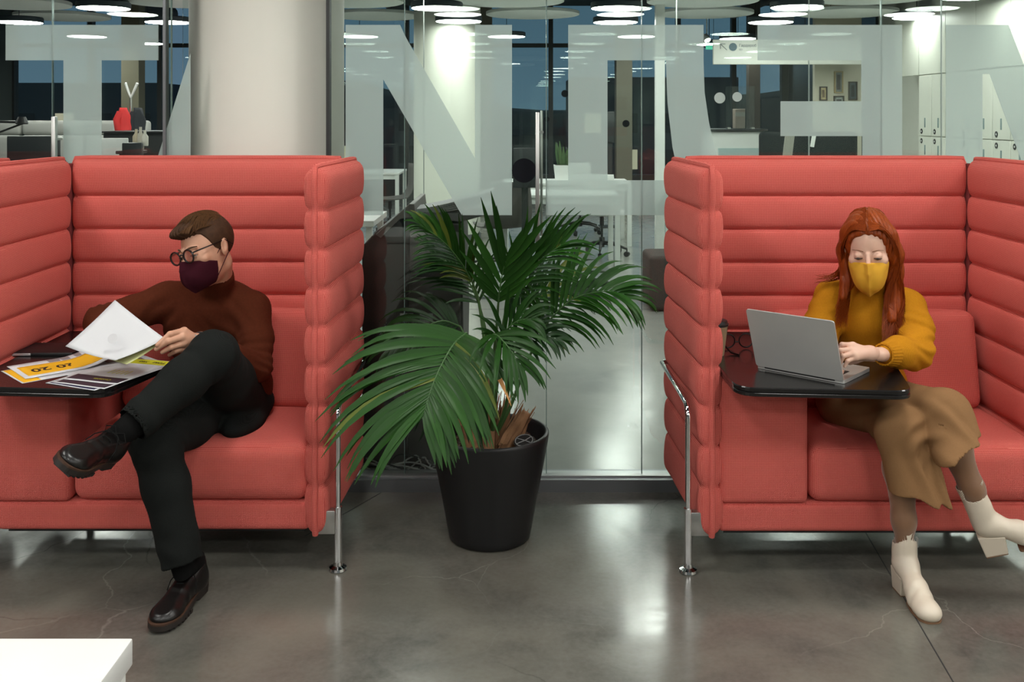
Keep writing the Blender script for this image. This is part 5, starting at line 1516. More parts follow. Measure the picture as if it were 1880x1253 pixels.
def skin_mat(name, c):
    m, t, b = nt(name); N = t.nodes; L = t.links
    g = N.new('ShaderNodeNewGeometry'); ns = N.new('ShaderNodeTexNoise'); ns.inputs['Scale'].default_value = 28; ns.inputs['Detail'].default_value = 4
    L.new(g.outputs['Position'], ns.inputs['Vector'])
    L.new(mixc(t, ns.outputs['Fac'], (c[0]*0.92, c[1]*0.82, c[2]*0.78), (c[0]*1.05, c[1]*1.1, c[2]*1.12)), b.inputs['Base Color'])
    b.inputs['Roughness'].default_value = 0.5
    b.inputs['Subsurface Weight'].default_value = 0.10
    b.inputs['Subsurface Radius'].default_value = (0.012, 0.005, 0.003)
    b.inputs['Subsurface Scale'].default_value = 0.6
    n2 = N.new('ShaderNodeTexNoise'); n2.inputs['Scale'].default_value = 500; L.new(g.outputs['Position'], n2.inputs['Vector'])
    bp = N.new('ShaderNodeBump'); bp.inputs['Strength'].default_value = 0.12; bp.inputs['Distance'].default_value = 0.001
    L.new(n2.outputs['Fac'], bp.inputs['Height']); L.new(bp.outputs[0], b.inputs['Normal'])
    return m
def knit_mat(name, c0, c1, scale=260, bump=0.5, ang=(0, 0, 0), fleck=120):
    """ribbed knit: fine stripes running up the garment"""
    m, t, b = nt(name); N = t.nodes; L = t.links
    g = N.new('ShaderNodeNewGeometry'); mp = N.new('ShaderNodeMapping'); mp.inputs['Rotation'].default_value = ang
    L.new(g.outputs['Position'], mp.inputs[0])
    wv = N.new('ShaderNodeTexWave'); wv.wave_type = 'BANDS'; wv.bands_direction = 'X'; wv.inputs['Scale'].default_value = scale/6.28; wv.inputs['Distortion'].default_value = 0.6
    wv.inputs['Detail'].default_value = 1
    L.new(mp.outputs[0], wv.inputs['Vector'])
    ns = N.new('ShaderNodeTexNoise'); ns.inputs['Scale'].default_value = fleck; ns.inputs['Detail'].default_value = 5
    L.new(g.outputs['Position'], ns.inputs['Vector'])
    f = math_node(t, 'MULTIPLY', math_node(t, 'ADD', wv.outputs['Fac'], ns.outputs['Fac']), 0.5)
    L.new(mixc(t, f, c0, c1), b.inputs['Base Color'])
    b.inputs['Roughness'].default_value = 0.95; b.inputs['Specular IOR Level'].default_value = 0.1
    b.inputs['Sheen Weight'].default_value = 0.15; b.inputs['Sheen Tint'].default_value = (*c1, 1)
    bp = N.new('ShaderNodeBump'); bp.inputs['Strength'].default_value = bump; bp.inputs['Distance'].default_value = 0.0015
    L.new(f, bp.inputs['Height']); L.new(bp.outputs[0], b.inputs['Normal'])
    return m
def hand_sdf(wrist, fore, kn, mid, tip, thumb, s=1.0):
    fs = [s_cap(wrist, k_, 0.019*s, 0.0125*s) for k_ in kn]
    palm = s_union(fs, 0.014)
    out = [palm, s_cap(fore, wrist, 0.028*s, 0.023*s)]
    for i in range(len(kn)):
        r = (0.0100, 0.0102, 0.0096, 0.0084)[i]*s
        out.append(s_union([s_cap(kn[i], mid[i], r*1.12, r*0.98), s_cap(mid[i], tip[i], r*0.98, r*0.74)], 0.003))
    th = s_chain(thumb, [0.016*s, 0.0125*s, 0.0105*s, 0.0085*s][:len(thumb)], 0.004)
    base = s_union(out[:2], 0.02)
    d = [base]+out[2:]+[th]
    def f(P):
        v = d[0](P)
        fing = [g(P) for g in d[1:]]
        w = fing[0]
        for q in fing[1:]: w = smin(w, q, 0.0012)
        return smin(v, w, 0.006)
    return f
# ------------------------------------------------------------------ the man
man = thing('person', 'man in brown ribbed turtleneck, glasses and maroon mask leafing through papers', 'person', (-1.05, 3.5, 0.0))
man['label'] = 'man in brown ribbed turtleneck, glasses and maroon mask, legs crossed, holding a sheet'
M_SKIN = skin_mat('skin_man', (0.60, 0.33, 0.22))
HM = head_frame(W(380, 459, 3.53), -31, 7, -12)
def HP(x, y, z, M=None): return (M or HM) @ Vector((x, y, z))
fm = in_frame(face_sdf(False), HM)
nb = W(397, 540, 3.66)                                   # neck base
neck = s_cap(HP(0, 0.028, -0.055), nb, 0.054, 0.058)
headf = s_union([fm, neck], 0.018)
pel = W(425, 738, 3.66); che = W(385, 610, 3.72); upc = W(388, 565, 3.72)
shL = W(462, 572, 3.66); shR = W(306, 552, 3.70)
elL = W(472, 675, 3.54); wrL = W(370, 632, 3.30)
elR = W(184, 592, 3.60); wrR = W(222, 630, 3.36)
hpL = W(440, 740, 3.62); knL = W(392, 652, 3.24); anL = W(224, 797, 2.99)
hpR = W(398, 745, 3.60); knR = W(286, 808, 3.17); anR = W(338, 1045, 3.12)
tip_ = [W(289,634,3.185), W(287,641,3.19), W(298,647,3.20), W(311,652,3.23)]
mid_ = [W(312,614,3.20), W(309,627,3.19), W(314,638,3.20), W(323,645,3.22)]
kn_ = [W(338,608,3.25), W(334,619,3.23), W(337,631,3.235), W(342,641,3.25)]
handL = hand_sdf(W(362,629,3.29), wrL+(elL-wrL)*0.2, kn_, mid_, tip_, [W(352,622,3.28), W(332,620,3.27), W(310,626,3.245), W(294,634,3.215)])
# right hand, mostly behind the lifted sheet
wR = wrR
hd = (W(250, 628, 3.30)-wR).normalized(); up_ = Vector((0.1, 0.2, 0.9)).normalized(); sd_ = hd.cross(up_).normalized()
kr = [wR+hd*0.085+up_*(0.012-0.02*i)+sd_*0.0 for i in range(4)]
mr = [k_+hd*0.032+sd_*0.012 for k_ in kr]; tr_ = [k_+hd*0.028+sd_*0.018 for k_ in mr]
handR = hand_sdf(wR, wR+(elR-wR)*0.2, kr, mr, tr_, [wR+hd*0.025+up_*0.02, wR+hd*0.06+up_*0.035+sd_*0.01, wR+hd*0.085+up_*0.03+sd_*0.02])
body = s_union([s_chain([pel, che, upc], [0.10, 0.11, 0.09], 0.05), s_cap(shL, shR, 0.045), s_chain([shL, elL, wrL], [0.042, 0.035, 0.026], 0.02), s_chain([shR, elR, wrR], [0.042, 0.035, 0.026], 0.02),
                s_chain([hpL, knL, anL], [0.07, 0.05, 0.022], 0.03), s_chain([hpR, knR, anR], [0.07, 0.05, 0.022], 0.03), s_cap(upc, nb, 0.06, 0.05)], 0.03)
lo, hi = bounds([HM.translation, nb], 0.15)
allp = [pel, che, shL, shR, elL, wrL, elR, wrR, knL, anL, knR, anR, nb]
bl, bh = bounds(allp, 0.14)
h1, h2 = bounds(kn_+tip_+[wrL], 0.05); h3, h4 = bounds(kr+tr_+[wR], 0.05)
sdf_mesh('body', [(headf, lo, hi, 0.0024), (handL, h1, h2, 0.0017), (handR, h3, h4, 0.0022), (body, bl, bh, 0.012)], M_SKIN, man)
# sweater
tor = s_union([s_ell(che+Vector((0.0, 0.0, 0.01)), (0.165, 0.115, 0.16), Matrix.Rotation(R(12), 3, 'Y')),
               s_ell(pel+Vector((0, 0.0, 0.06)), (0.150, 0.115, 0.13)),
               s_ell(upc+Vector((0, 0.0, 0.015)), (0.17, 0.10, 0.095)),
               s_cap(shL, shR, 0.060, 0.060)], 0.06)
sleL = s_chain([shL, shL.lerp(elL, 0.5)+Vector((0.008, 0, 0)), elL, elL.lerp(wrL, 0.5), wrL.lerp(elL, 0.06)], [0.066, 0.060, 0.053, 0.047, 0.036], 0.015)
sleR = s_chain([shR, shR.lerp(elR, 0.5)+Vector((0, 0, -0.004)), elR, elR.lerp(wrR, 0.5), wrR.lerp(elR, 0.05)], [0.064, 0.060, 0.056, 0.048, 0.036], 0.015)
coll = s_chain([nb+Vector((0, 0, -0.04)), nb, nb.lerp(HP(0, 0.028, -0.055), 0.55)], [0.078, 0.067, 0.062], 0.015)
sw = s_union([tor, sleL, sleR], 0.035)
sw = s_union([sw, coll], 0.03)
sw = s_disp(sw, wob(0.0035, 38, 1.0))
sw = s_disp(sw, folds(elL+Vector((0, 0.0, 0.02)), 0.08, elL-shL, 190, 0.0045))
sw = s_disp(sw, folds(shL+Vector((-0.06, -0.05, -0.05)), 0.08, (1, 0, 1), 120, 0.004))
sw = s_disp(sw, folds(shR+Vector((0.0, -0.04, -0.06)), 0.08, (1, 0, -0.8), 120, 0.005))
sw = s_disp(sw, folds(elR, 0.09, elR-shR, 170, 0.004))
sw = s_disp(sw, folds(che+Vector((0, -0.1, -0.12)), 0.10, (0.2, 0, 1), 95, 0.005))
sw = s_sub(sw, s_cap(nb.lerp(HP(0, 0.028, -0.055), 0.40), HP(0, 0.028, -0.035), 0.0555), 0.002)
M_SWM = knit_mat('rust_knit', (0.050, 0.011, 0.005), (0.130, 0.032, 0.014), 1500, 0.6)
bl, bh = bounds([pel, che, shL, shR, elL, wrL, elR, wrR, nb], 0.17)
sdf_mesh('sweater', [(sw, bl, bh, 0.0042)], M_SWM, man, it=1)
# trousers
def leg(hip, knee, ank, r, hem, kf, sd):
    m1 = hip.lerp(knee, 0.5); m2 = knee.lerp(ank, 0.35); 
    d = (ank-knee).normalized(); end = ank-d*hem
    f = s_chain([hip, m1, knee, m2, end+d*0.03], r, 0.03)
    f = s_int(f, s_plane(end, d), 0.002)
    inner = s_cap(end-d*0.06, end+d*0.06, r[-1]-0.008)
    f = s_sub(f, inner, 0.001)
    f = s_disp(f, folds(knee, 0.09, hip-ank, 120, 0.004, sd))
    f = s_disp(f, folds(end, 0.10, d, 60, 0.004, sd))
    return f
tl = leg(hpL, knL, anL, [0.098, 0.088, 0.074, 0.068, 0.058], 0.035, 0, 1.0)
tR = leg(hpR, knR, anR, [0.098, 0.086, 0.076, 0.070, 0.062], 0.02, 0, 2.0)
tro = s_union([tl, tR, s_ell(pel+Vector((-0.01, 0, -0.0)), (0.165, 0.13, 0.085)), s_ell(W(447, 770, 3.55), (0.075, 0.16, 0.055))], 0.022)
tro = s_disp(tro, wob(0.0028, 30, 3.0))
M_TRO = knit_mat('charcoal_wool', (0.005, 0.006, 0.0055), (0.017, 0.019, 0.018), 900, 0.35, (0.3, 0.9, 0.5), 350)
bl, bh = bounds([pel, hpL, knL, anL, knR, anR], 0.16)
sdf_mesh('trousers', [(tro, bl, bh, 0.0042)], M_TRO, man, it=1)
# face mask with centre seam
def mask(M, name, m, parent, ff, deep=0.0, top=-0.018):
    ridge = s_chain([(0, -0.112, -0.020), (0, -0.128, -0.048-deep*0.2), (0, -0.112, -0.098-deep), (0, -0.086, -0.118-deep)], [0.006, 0.005, 0.005, 0.006], 0.004)
    web = s_union([s_ell((0, -0.062, -0.070-deep*0.5), (0.052, 0.060, 0.056+deep*0.5)), s_ell((0.0, -0.050, -0.04), (0.060, 0.050, 0.034))], 0.02)
    w_ = 0.94 if deep else 1.0
    sk_ = s_union([s_ell((0, 0.012, 0.035), (0.074*w_, 0.098, 0.086)), s_ell((0, -0.028, -0.035), (0.061*w_, 0.064, 0.084)), s_ell((0, -0.034, -0.078), (0.050*w_, 0.052, 0.038)), s_ell((0, -0.076, -0.100), (0.020, 0.014, 0.014))], 0.03)
    q = s_union([s_off(sk_, 0.005), s_off(web, 0.004)], 0.01)
    zt = [-0.140-deep, -0.120-deep, -0.092-deep*0.5, -0.045, -0.018, 0.0]; yt = [-0.086, -0.110, -0.131, -0.1405, -0.130, -0.117]
    def tent(P):
        x = np.abs(P[:, 0]); yr = np.interp(P[:, 2], zt, yt).astype(np.float32)
        xw = np.interp(P[:, 2], [-0.135-deep, -0.11-deep, -0.06, -0.01], [0.012, 0.034, 0.054, 0.060]).astype(np.float32)*w_
        m_ = 1.5
        d = (yr+m_*np.sqrt(x*x+1e-6)-P[:, 1])/math.sqrt(1+m_*m_)
        return np.maximum(d, x-xw)
    q = s_union([q, tent], 0.006)
    # trim: top edge slopes from nose to cheek, back edge, bottom edge
    q = s_int(q, s_plane((0, -0.11, top+0.002), (0, 0.30, 1)), 0.001)
    q = s_int(q, s_plane((0, -0.022, -0.05), (0, 1, -0.12)), 0.001)
    q = s_int(q, s_plane((0, -0.08, -0.130-deep), (0, 0.30, -1)), 0.002)
    q = s_disp(q, wob(0.0012, 90, 4.0+top))
    g = in_frame(q, M)
    lo, hi = bounds([M @ Vector((0, -0.07, -0.07))], 0.115)
    return sdf_mesh(name, [(g, lo, hi, 0.0021)], m, parent, it=1)
M_MAR = mat('maroon_cotton', (0.040, 0.006, 0.012), 0.95, spec=0.1, nscale=30, namt=0.15, bump=0.4, bscale=900)
mk = mask(HM, 'face_mask', M_MAR, man, face_sdf(False))
st = MB()
for sx in (1, -1):
    for (a, b) in (((0.060*sx, -0.024, -0.028), (0.080*sx, 0.020, 0.022)), ((0.052*sx, -0.028, -0.098), (0.080*sx, 0.022, -0.024))):
        st.tube([HP(*a), HP(*b)], 0.0014, 6)
st.build('ear_loop', M_MAR, mk, world_coords=True)
# eyes, brows
M_EYE = mat('eye_white', (0.55, 0.53, 0.50), 0.2); M_IRIS = mat('iris', (0.04, 0.06, 0.07), 0.15); M_LASH = mat('lash', (0.03, 0.015, 0.01), 0.8)
def eyes(M, parent, zl, lash=M_LASH, brow=None, thick=0.0025, bd=0.0, bz=0.0):
    for sx in (1, -1):
        e = MB(); e.lathe([(0.0120*math.sin(t*PI/12), -0.0120*math.cos(t*PI/12)) for t in range(13)], 20, M=M @ Matrix.Translation((0.031*sx, -0.0805, 0.001)))
        eo = e.build('eyeball', M_EYE, parent, world_coords=True)
        i = MB(); i.lathe([(0.0, 0.0), (0.0058, 0.0), (0.0055, 0.0010), (0.0, 0.0018)], 16, M=M @ Matrix.Translation((0.031*sx-0.001, -0.0805-0.0103, -0.0055)) @ Matrix.Rotation(R(115), 4, 'X'))
        i.build('iris', M_IRIS, eo, world_coords=True)
        l = MB(); pts = []
        for k in range(11):
            a = R(-62+124*k/10); pts.append(M @ Vector((0.031*sx+0.0150*math.sin(a), -0.0815-0.0150*math.cos(a), zl-0.0015+0.0012*math.cos(a*1.3))))
        l.tube(pts, [0.0008+0.0015*math.sin(PI*k/10) for k in range(11)], 6); l.build('eyelash', lash, eo, world_coords=True)
        b = MB(); pts = []
        for k in range(9):
            t = k/8; pts.append(M @ Vector(((0.014+0.036*t)*sx, -0.1000+bd+0.020*t**1.6+0.0012, 0.0205+0.006*math.sin(t*PI*0.75)+bz*t)))
        b.tube(pts, [thick*(0.7+0.6*math.sin(PI*min(1, k/8+0.2))) for k in range(9)], 6, flat=1.0); b.build('eyebrow', brow or lash, parent, world_coords=True)
eyes(HM, man, -0.002, brow=mat('brow_brown', (0.10, 0.05, 0.025), 0.9), thick=0.0026)
# hair: short sides, longer top combed forward
def hl_region(P):
    y = P[:, 1]; z = P[:, 2]
    zl = np.interp(y, [-0.12, -0.085, -0.055, -0.040, -0.022, -0.012, 0.000, 0.012, 0.035, 0.05, 0.10, 0.13], [0.082, 0.074, 0.064, 0.040, 0.005, -0.018, -0.018, 0.022, 0.020, -0.03, -0.055, -0.06])
    return (zl-z)*0.8
cap_ = s_ell((0, 0.013, 0.037), (0.078, 0.1025, 0.091))
side = s_int(cap_, hl_region, 0.001)
top = s_union([s_ell((0.0, 0.004, 0.078), (0.061, 0.088, 0.050)), s_ell((-0.004, -0.060, 0.088), (0.048, 0.046, 0.024)), s_ell((-0.022, -0.088, 0.080), (0.030, 0.026, 0.013))], 0.02)
top = s_disp(top, lambda P: 0.0022*np.sin(P[:, 0]*520+2.4*np.sin(P[:, 1]*30)+P[:, 2]*120)+0.001*np.sin(P[:, 0]*1500+P[:, 1]*60))
M_HAIRM = mat('brown_hair', (0.050, 0.022, 0.010), 0.7, nscale=60, namt=0.7, spec=0.2)
lo, hi = bounds([HP(0, 0, 0.05)], 0.15)
hr = sdf_mesh('hair', [(in_frame(s_union([side, top], 0.008), HM), lo, hi, 0.0022)], M_HAIRM, man, it=1)
rs = random.Random(5); sm = MB()
for k in range(420):
    x = rs.uniform(-0.055, 0.058); y0 = rs.uniform(-0.02, 0.07)
    def zs_(x, y): 
        q = 1-(x/0.062)**2-(y/0.098)**2
        return 0.080+0.056*math.sqrt(max(0, q))
    pts = []; ln = rs.uniform(0.05, 0.085)
    for i in range(6):
        t = i/5; y = y0-ln*t; xx = x+0.012*t
        z = zs_(xx, max(-0.07, y)) if y > -0.07 else zs_(xx, -0.07)-(-0.07-y)*0.5
        pts.append(HP(xx, y, z+0.002+0.003*math.sin(t*PI)))
    sm.tube(pts, [0.0009, 0.0011, 0.0011, 0.001, 0.0008, 0.0003], 3, caps=False)
for k in range(120):
    x = rs.uniform(-0.045, 0.045); pts = []
    for i in range(5):
        t = i/4; pts.append(HP(x+0.016*t, -0.062-0.048*t, 0.108-0.004*t-0.022*t*t+rs.uniform(-1, 1)*0.002+(-0.35*abs(x))*1.0*0.5))
    sm.tube(pts, [0.0012, 0.0013, 0.0012, 0.0009, 0.0003], 3, caps=False)
sm.build('hair_strands', mat('brown_hair_light', (0.12, 0.058, 0.024), 0.6, nscale=80, namt=0.6, spec=0.25), hr, world_coords=True, recalc=False)
# glasses
M_FRAME = mat('dark_tortoise', (0.012, 0.008, 0.007), 0.25)
def glasses(M, name, parent, m=M_FRAME, rr=0.0235, ox=0.033, y=-0.112, z=-0.004, tube=0.0030, temples=True, lens=True, earY=0.03):
    g = MB()
    for sx in (1, -1):
        g.tube([M @ Vector((ox*sx+rr*math.cos(t*PI/16), y+0.006*abs(rr*math.cos(t*PI/16))/rr*0, z+rr*0.92*math.sin(t*PI/16))) for t in range(33)], tube, 8, caps=False)
    g.tube([M @ Vector((0.010*-1, y, z+0.006)), M @ Vector((0, y-0.002, z+0.010)), M @ Vector((0.010, y, z+0.006))], tube*0.9, 8)
    o = g.build(name, m, parent, world_coords=True)
    if temples:
        for sx in (1, -1):
            q = MB(); q.tube([M @ Vector((ox*sx+rr*sx, y, z+0.010)), M @ Vector((0.069*sx, y+0.018, z+0.012)), M @ Vector((0.080*sx, earY-0.01, z+0.016)), M @ Vector((0.080*sx, earY+0.02, z-0.01))], [0.0028, 0.0026, 0.002, 0.002], 8)
            q.build('temple', m, o, world_coords=True)
    if lens:
        for sx in (1, -1):
            q = MB(); q.lathe([(0.0, 0.0), (rr-0.001, 0.0), (rr-0.001, 0.0008), (0.0, 0.0008)], 28, M=M @ Matrix.Translation((ox*sx, y, z)) @ Matrix.Diagonal((1, 1, 0.92, 1)) @ Matrix.Rotation(R(90), 4, 'X'))
            q.build('lens', glass_mat('lens', (0.97, 0.98, 0.98), 0.6) if 'lens_m' not in _mc else _mc['lens_m'], o, world_coords=True)
    return o
_mc['lens_m'] = glass_mat('lens', (0.97, 0.98, 0.98), 0.6)
glasses(HM @ Matrix.Translation((0, 0, 0.009)) @ Matrix.Rotation(R(3), 4, 'X'), 'eyeglasses', man, rr=0.0245, ox=0.034, tube=0.0032)
# wrist watch
wd = (elL-wrL).normalized(); wc_ = wrL-wd*0.012
wt = MB(); 
ax = wd; n1 = ax.orthogonal().normalized(); n2 = ax.cross(n1)
for o_ in (-0.009, 0.0, 0.009):
    wt.tube([wc_+ax*o_+(n1*math.cos(t*PI/12)+n2*math.sin(t*PI/12))*0.031 for t in range(25)], 0.005, 8, caps=False)
wto = wt.build('wristwatch', M_BLACK, man, world_coords=True)
cc = MB(); cc.lathe([(0, 0), (0.017, 0), (0.018, 0.003), (0.017, 0.008), (0, 0.009)], 24, M=Matrix.Translation(wc_+Vector((-0.01, -0.026, 0.016))) @ Matrix.Rotation(R(60), 4, 'X')); cc.build('watch_case', M_STEEL, wto, world_coords=True)
# socks and shoes
def shoe_frame(heel, toe, up):
    f = (toe-heel).normalized(); u = (Vector(up)-f*f.dot(Vector(up))).normalized(); s = f.cross(u)
    return Matrix(((s.x, -f.x, u.x, heel.x), (s.y, -f.y, u.y, heel.y), (s.z, -f.z, u.z, heel.z), (0, 0, 0, 1)))
M_SHOE = mat('black_leather', (0.005, 0.004, 0.0038), 0.33, bump=0.15, bscale=120)
M_SOLE = mat('dark_sole', (0.018, 0.013, 0.011), 0.6)
M_WELT = mat('brown_welt', (0.055, 0.024, 0.012), 0.6)
def derby(M, parent):
    """local frame: heel at origin, toe towards -y, sole on z=0"""
    up = s_union([s_ell((0, -0.035, 0.055), (0.036, 0.045, 0.045)), s_cap((0, -0.05, 0.048), (0.004, -0.23, 0.034), 0.036, 0.030), s_ell((0.004, -0.225, 0.034), (0.046, 0.060, 0.024)),
                  s_cap((0, -0.060, 0.06), (0, -0.045, 0.110), 0.036, 0.036), s_cap((0, -0.08, 0.080), (0.002, -0.17, 0.046), 0.028, 0.026)], 0.03)
    up = s_int(up, s_plane((0, 0, 0.028), (0, 0, -1)), 0.002)
    up = s_int(up, s_plane((0, -0.05, 0.106), (0, -0.25, 1)), 0.002)
    up = s_disp(up, lambda P: 0.0012*np.sin(P[:, 1]*130)*np.exp(-((P[:, 1]+0.165)/0.03)**2))
    lo, hi = bounds([M @ Vector(p) for p in ((0, 0.02, 0), (0, -0.3, 0), (0, -0.05, 0.14))], 0.07)
    o = sdf_mesh('shoe', [(in_frame(up, M), lo, hi, 0.0028)], M_SHOE, parent, it=1)
    out = [(-0.034, -0.02), (-0.030, 0.0), (-0.015, 0.013), (0.015, 0.013), (0.030, 0.0), (0.034, -0.02), (0.033, -0.10), (0.047, -0.18), (0.052, -0.225), (0.044, -0.268), (0.022, -0.292), (0.002, -0.296), (-0.020, -0.290), (-0.040, -0.262), (-0.048, -0.225), (-0.043, -0.18), (-0.032, -0.10)]
    out = round_poly(out, 0.008, 3)
    def slab(z0, z1, m, nm, off, ymin=-1, ymax=1):
        q = MB(); pl_ = [(x*off, (y+0.14)*(1+(off-1)*0.4)-0.14) for x, y in out]
        pl_ = [(x, max(ymin, min(ymax, y))) for x, y in pl_]
        q.prism(pl_, z0, z1, 'z'); q.V = [M @ Vector(v) for v in q.V]
        return q.build(nm, m, o, world_coords=True)
    slab(0.010, 0.026, M_SOLE, 'sole', 1.0); slab(0.026, 0.031, M_WELT, 'welt', 1.01)
    q = MB(); hpoly = [p for p in out if p[1] > -0.075]; hpoly = [(-0.032, -0.08)]+[p for p in out[:0]]+hpoly+[(0.032, -0.08)]
    hp2 = round_poly([(-0.032, -0.080), (-0.033, -0.01), (-0.016, 0.013), (0.016, 0.013), (0.033, -0.01), (0.032, -0.080)], 0.008, 3)
    q.prism(hp2, 0.0, 0.011, 'z'); q.V = [M @ Vector(v) for v in q.V]; q.build('heel', M_SOLE, o, world_coords=True)
    q = MB(); hp3 = [(x*0.98, -0.125+(y+0.21)*1.0-0.085) for x, y in [(-0.045, -0.15), (-0.048, -0.22), (-0.03, -0.28), (0, -0.292), (0.03, -0.28), (0.048, -0.22), (0.045, -0.15)]]
    for k in range(7):
        yy = -0.155-0.018*k; ww = 0.044 if k < 4 else 0.046-0.006*(k-3)
        q.box(-ww, ww+0.003, yy-0.006, yy+0.006, 0.0, 0.011)
    q.V = [M @ Vector(v) for v in q.V]; q.build('tread', M_SOLE, o, world_coords=True)
    l = MB()
    for k in range(4):
        y = -0.095-0.022*k; z = 0.107-0.0125*k
        l.tube([M @ Vector((-0.020, y, z-0.010)), M @ Vector((-0.008, y-0.002, z)), M @ Vector((0.010, y-0.004, z)), M @ Vector((0.022, y-0.002, z-0.010))], 0.0022, 6)
    for sx in (1, -1):
        l.tube([M @ Vector(p) for p in ((0, -0.093, 0.110), (0.018*sx, -0.085, 0.122), (0.040*sx, -0.090, 0.108), (0.030*sx, -0.098, 0.096), (0.0, -0.095, 0.110))], 0.0017, 6)
        l.tube([M @ Vector(p) for p in ((0, -0.093, 0.110), (0.020*sx, -0.105, 0.108), (0.042*sx, -0.12, 0.080), (0.047*sx, -0.135, 0.055))], 0.0015, 6)
    l.build('laces', mat('black_lace', (0.008, 0.008, 0.008), 0.9, spec=0.1), o, world_coords=True)
    return o
SfR = shoe_frame(Vector((-1.012, 3.235, 0.0)), Vector((-1.045, 2.965, 0.0)), (0, 0, 1))
derby(SfR, man)
# dangling left foot
hl_ = W(243, 842, 3.03); to_ = W(108, 838, 2.83)
f_ = Vector((-0.06, -0.95, 0.24)).normalized(); u_ = Vector((0.60, 0.16, 0.78)); u_ = (u_-f_*f_.dot(u_)).normalized()
h_ = anL-u_*0.105-f_*0.045
SfL = shoe_frame(h_, h_+f_*0.29, u_)
derby(SfL, man)
M_SOCK = mat('black_sock', (0.005, 0.005, 0.005), 0.95, spec=0.1)
sk = MB()
sk.tube([SfR @ Vector((0, -0.05, 0.07)), SfR @ Vector((0, -0.047, 0.11)), anR, anR+(knR-anR)*0.15], [0.036, 0.038, 0.039, 0.042], 18)
sk.build('sock', M_SOCK, man, world_coords=True)
sk = MB()
sk.tube([SfL @ Vector((0, -0.05, 0.06)), SfL @ Vector((0, -0.047, 0.11)), anL+(knL-anL)*0.05, anL+(knL-anL)*0.2], [0.036, 0.038, 0.040, 0.043], 18)
sk.build('sock', M_SOCK, man, world_coords=True)
# ------------------------------------------------------------------ the woman
wom = thing('person', 'woman with long red hair in mustard turtleneck and yellow mask typing on a laptop', 'person', (1.3, 3.5, 0.0))
M_SKINW = skin_mat('skin_woman', (0.72, 0.46, 0.35))
HW = head_frame(W(1594, 454, 3.45), -20, 15, -2)
def HQ(x, y, z): return HW @ Vector((x, y, z))
ffw = face_sdf(True)
nbw = W(1610, 534, 3.56)
headw = s_union([in_frame(ffw, HW), s_cap(HQ(0, 0.028, -0.055), nbw, 0.045, 0.050)], 0.016)
pw = W(1590, 735, 3.62); cw = W(1598, 612, 3.60); uw = W(1602, 562, 3.60)
sLw = W(1668, 562, 3.54); sRw = W(1526, 545, 3.62)
eLw = W(1680, 645, 3.38); wLw = W(1612, 652, 3.20)
eRw = W(1500, 660, 3.48); wRw = W(1525, 676, 3.30)
hRw = W(1548, 738, 3.60); kRw = W(1733, 762, 3.20); BR = shoe_frame(W(1810, 1018, 3.20), W(1810, 1018, 3.20)+Vector((0.88, -0.30, 0.33)), kRw-W(1815, 965, 3.2)); aRw = BR @ Vector((0, -0.033, 0.12))
hLw = W(1628, 742, 3.60); kLw = W(1655, 792, 3.20); BL = shoe_frame(Vector((1.264, 3.245, 0.0)), Vector((1.274, 3.03, 0.0)), (0, 0, 1)); aLw = BL @ Vector((0, -0.033, 0.12))
kn2 = [W(1566,634,3.170), W(1563,642,3.155), W(1566,650,3.145), W(1571,657,3.145)]
md2 = [W(1546,633,3.165), W(1543,644,3.148), W(1548,654,3.138), W(1556,663,3.135)]
tp2 = [W(1538,648,3.17), W(1536,660,3.155), W(1542,669,3.143), W(1551,673,3.138)]
handLw = hand_sdf(W(1597,649,3.185), wLw+(eLw-wLw)*0.30, kn2, md2, tp2, [W(1588,655,3.18), W(1572,662,3.185), W(1560,666,3.19)], 0.80)
q0 = wRw; hdw = (W(1530, 672, 3.18)-q0); hdw = Vector((-0.25, -0.93, -0.1)).normalized(); upw = Vector((0, 0, 1)); sdw = hdw.cross(upw).normalized()
krw = [q0+hdw*0.075+sdw*(0.028-0.018*i)+Vector((0, 0, 0.012)) for i in range(4)]
mrw = [k_+hdw*0.028+Vector((0, 0, 0.0)) for k_ in krw]; trw = [k_+hdw*0.016+Vector((0, 0, -0.02)) for k_ in mrw]
handRw = hand_sdf(q0, q0+(eRw-q0)*0.3, krw, mrw, trw, [q0+hdw*0.02-sdw*0.02, q0+hdw*0.05-sdw*0.035, q0+hdw*0.075-sdw*0.035+Vector((0, 0, -0.012))], 0.88)
bodyw = s_union([s_chain([pw, cw, uw], [0.09, 0.085, 0.075], 0.05), s_cap(sLw, sRw, 0.038), s_chain([sLw, eLw, wLw], [0.036, 0.030, 0.024], 0.02), s_chain([sRw, eRw, wRw], [0.036, 0.030, 0.024], 0.02),
                 s_chain([hRw, kRw], [0.07, 0.052], 0.03), s_chain([hLw, kLw], [0.07, 0.052], 0.03), s_cap(uw, nbw, 0.05, 0.045)], 0.03)
lo, hi = bounds([HW.translation, nbw], 0.15)
bl, bh = bounds([pw, cw, sLw, sRw, eLw, wLw, eRw, wRw, kRw, kLw, nbw], 0.12)
h1, h2 = bounds(kn2+tp2+[wLw, wLw+(eLw-wLw)*0.3], 0.05); h3, h4 = bounds(krw+trw+[q0], 0.06)
sdf_mesh('body', [(headw, lo, hi, 0.0024), (handLw, h1, h2, 0.0016), (handRw, h3, h4, 0.0022), (bodyw, bl, bh, 0.012)], M_SKINW, wom)
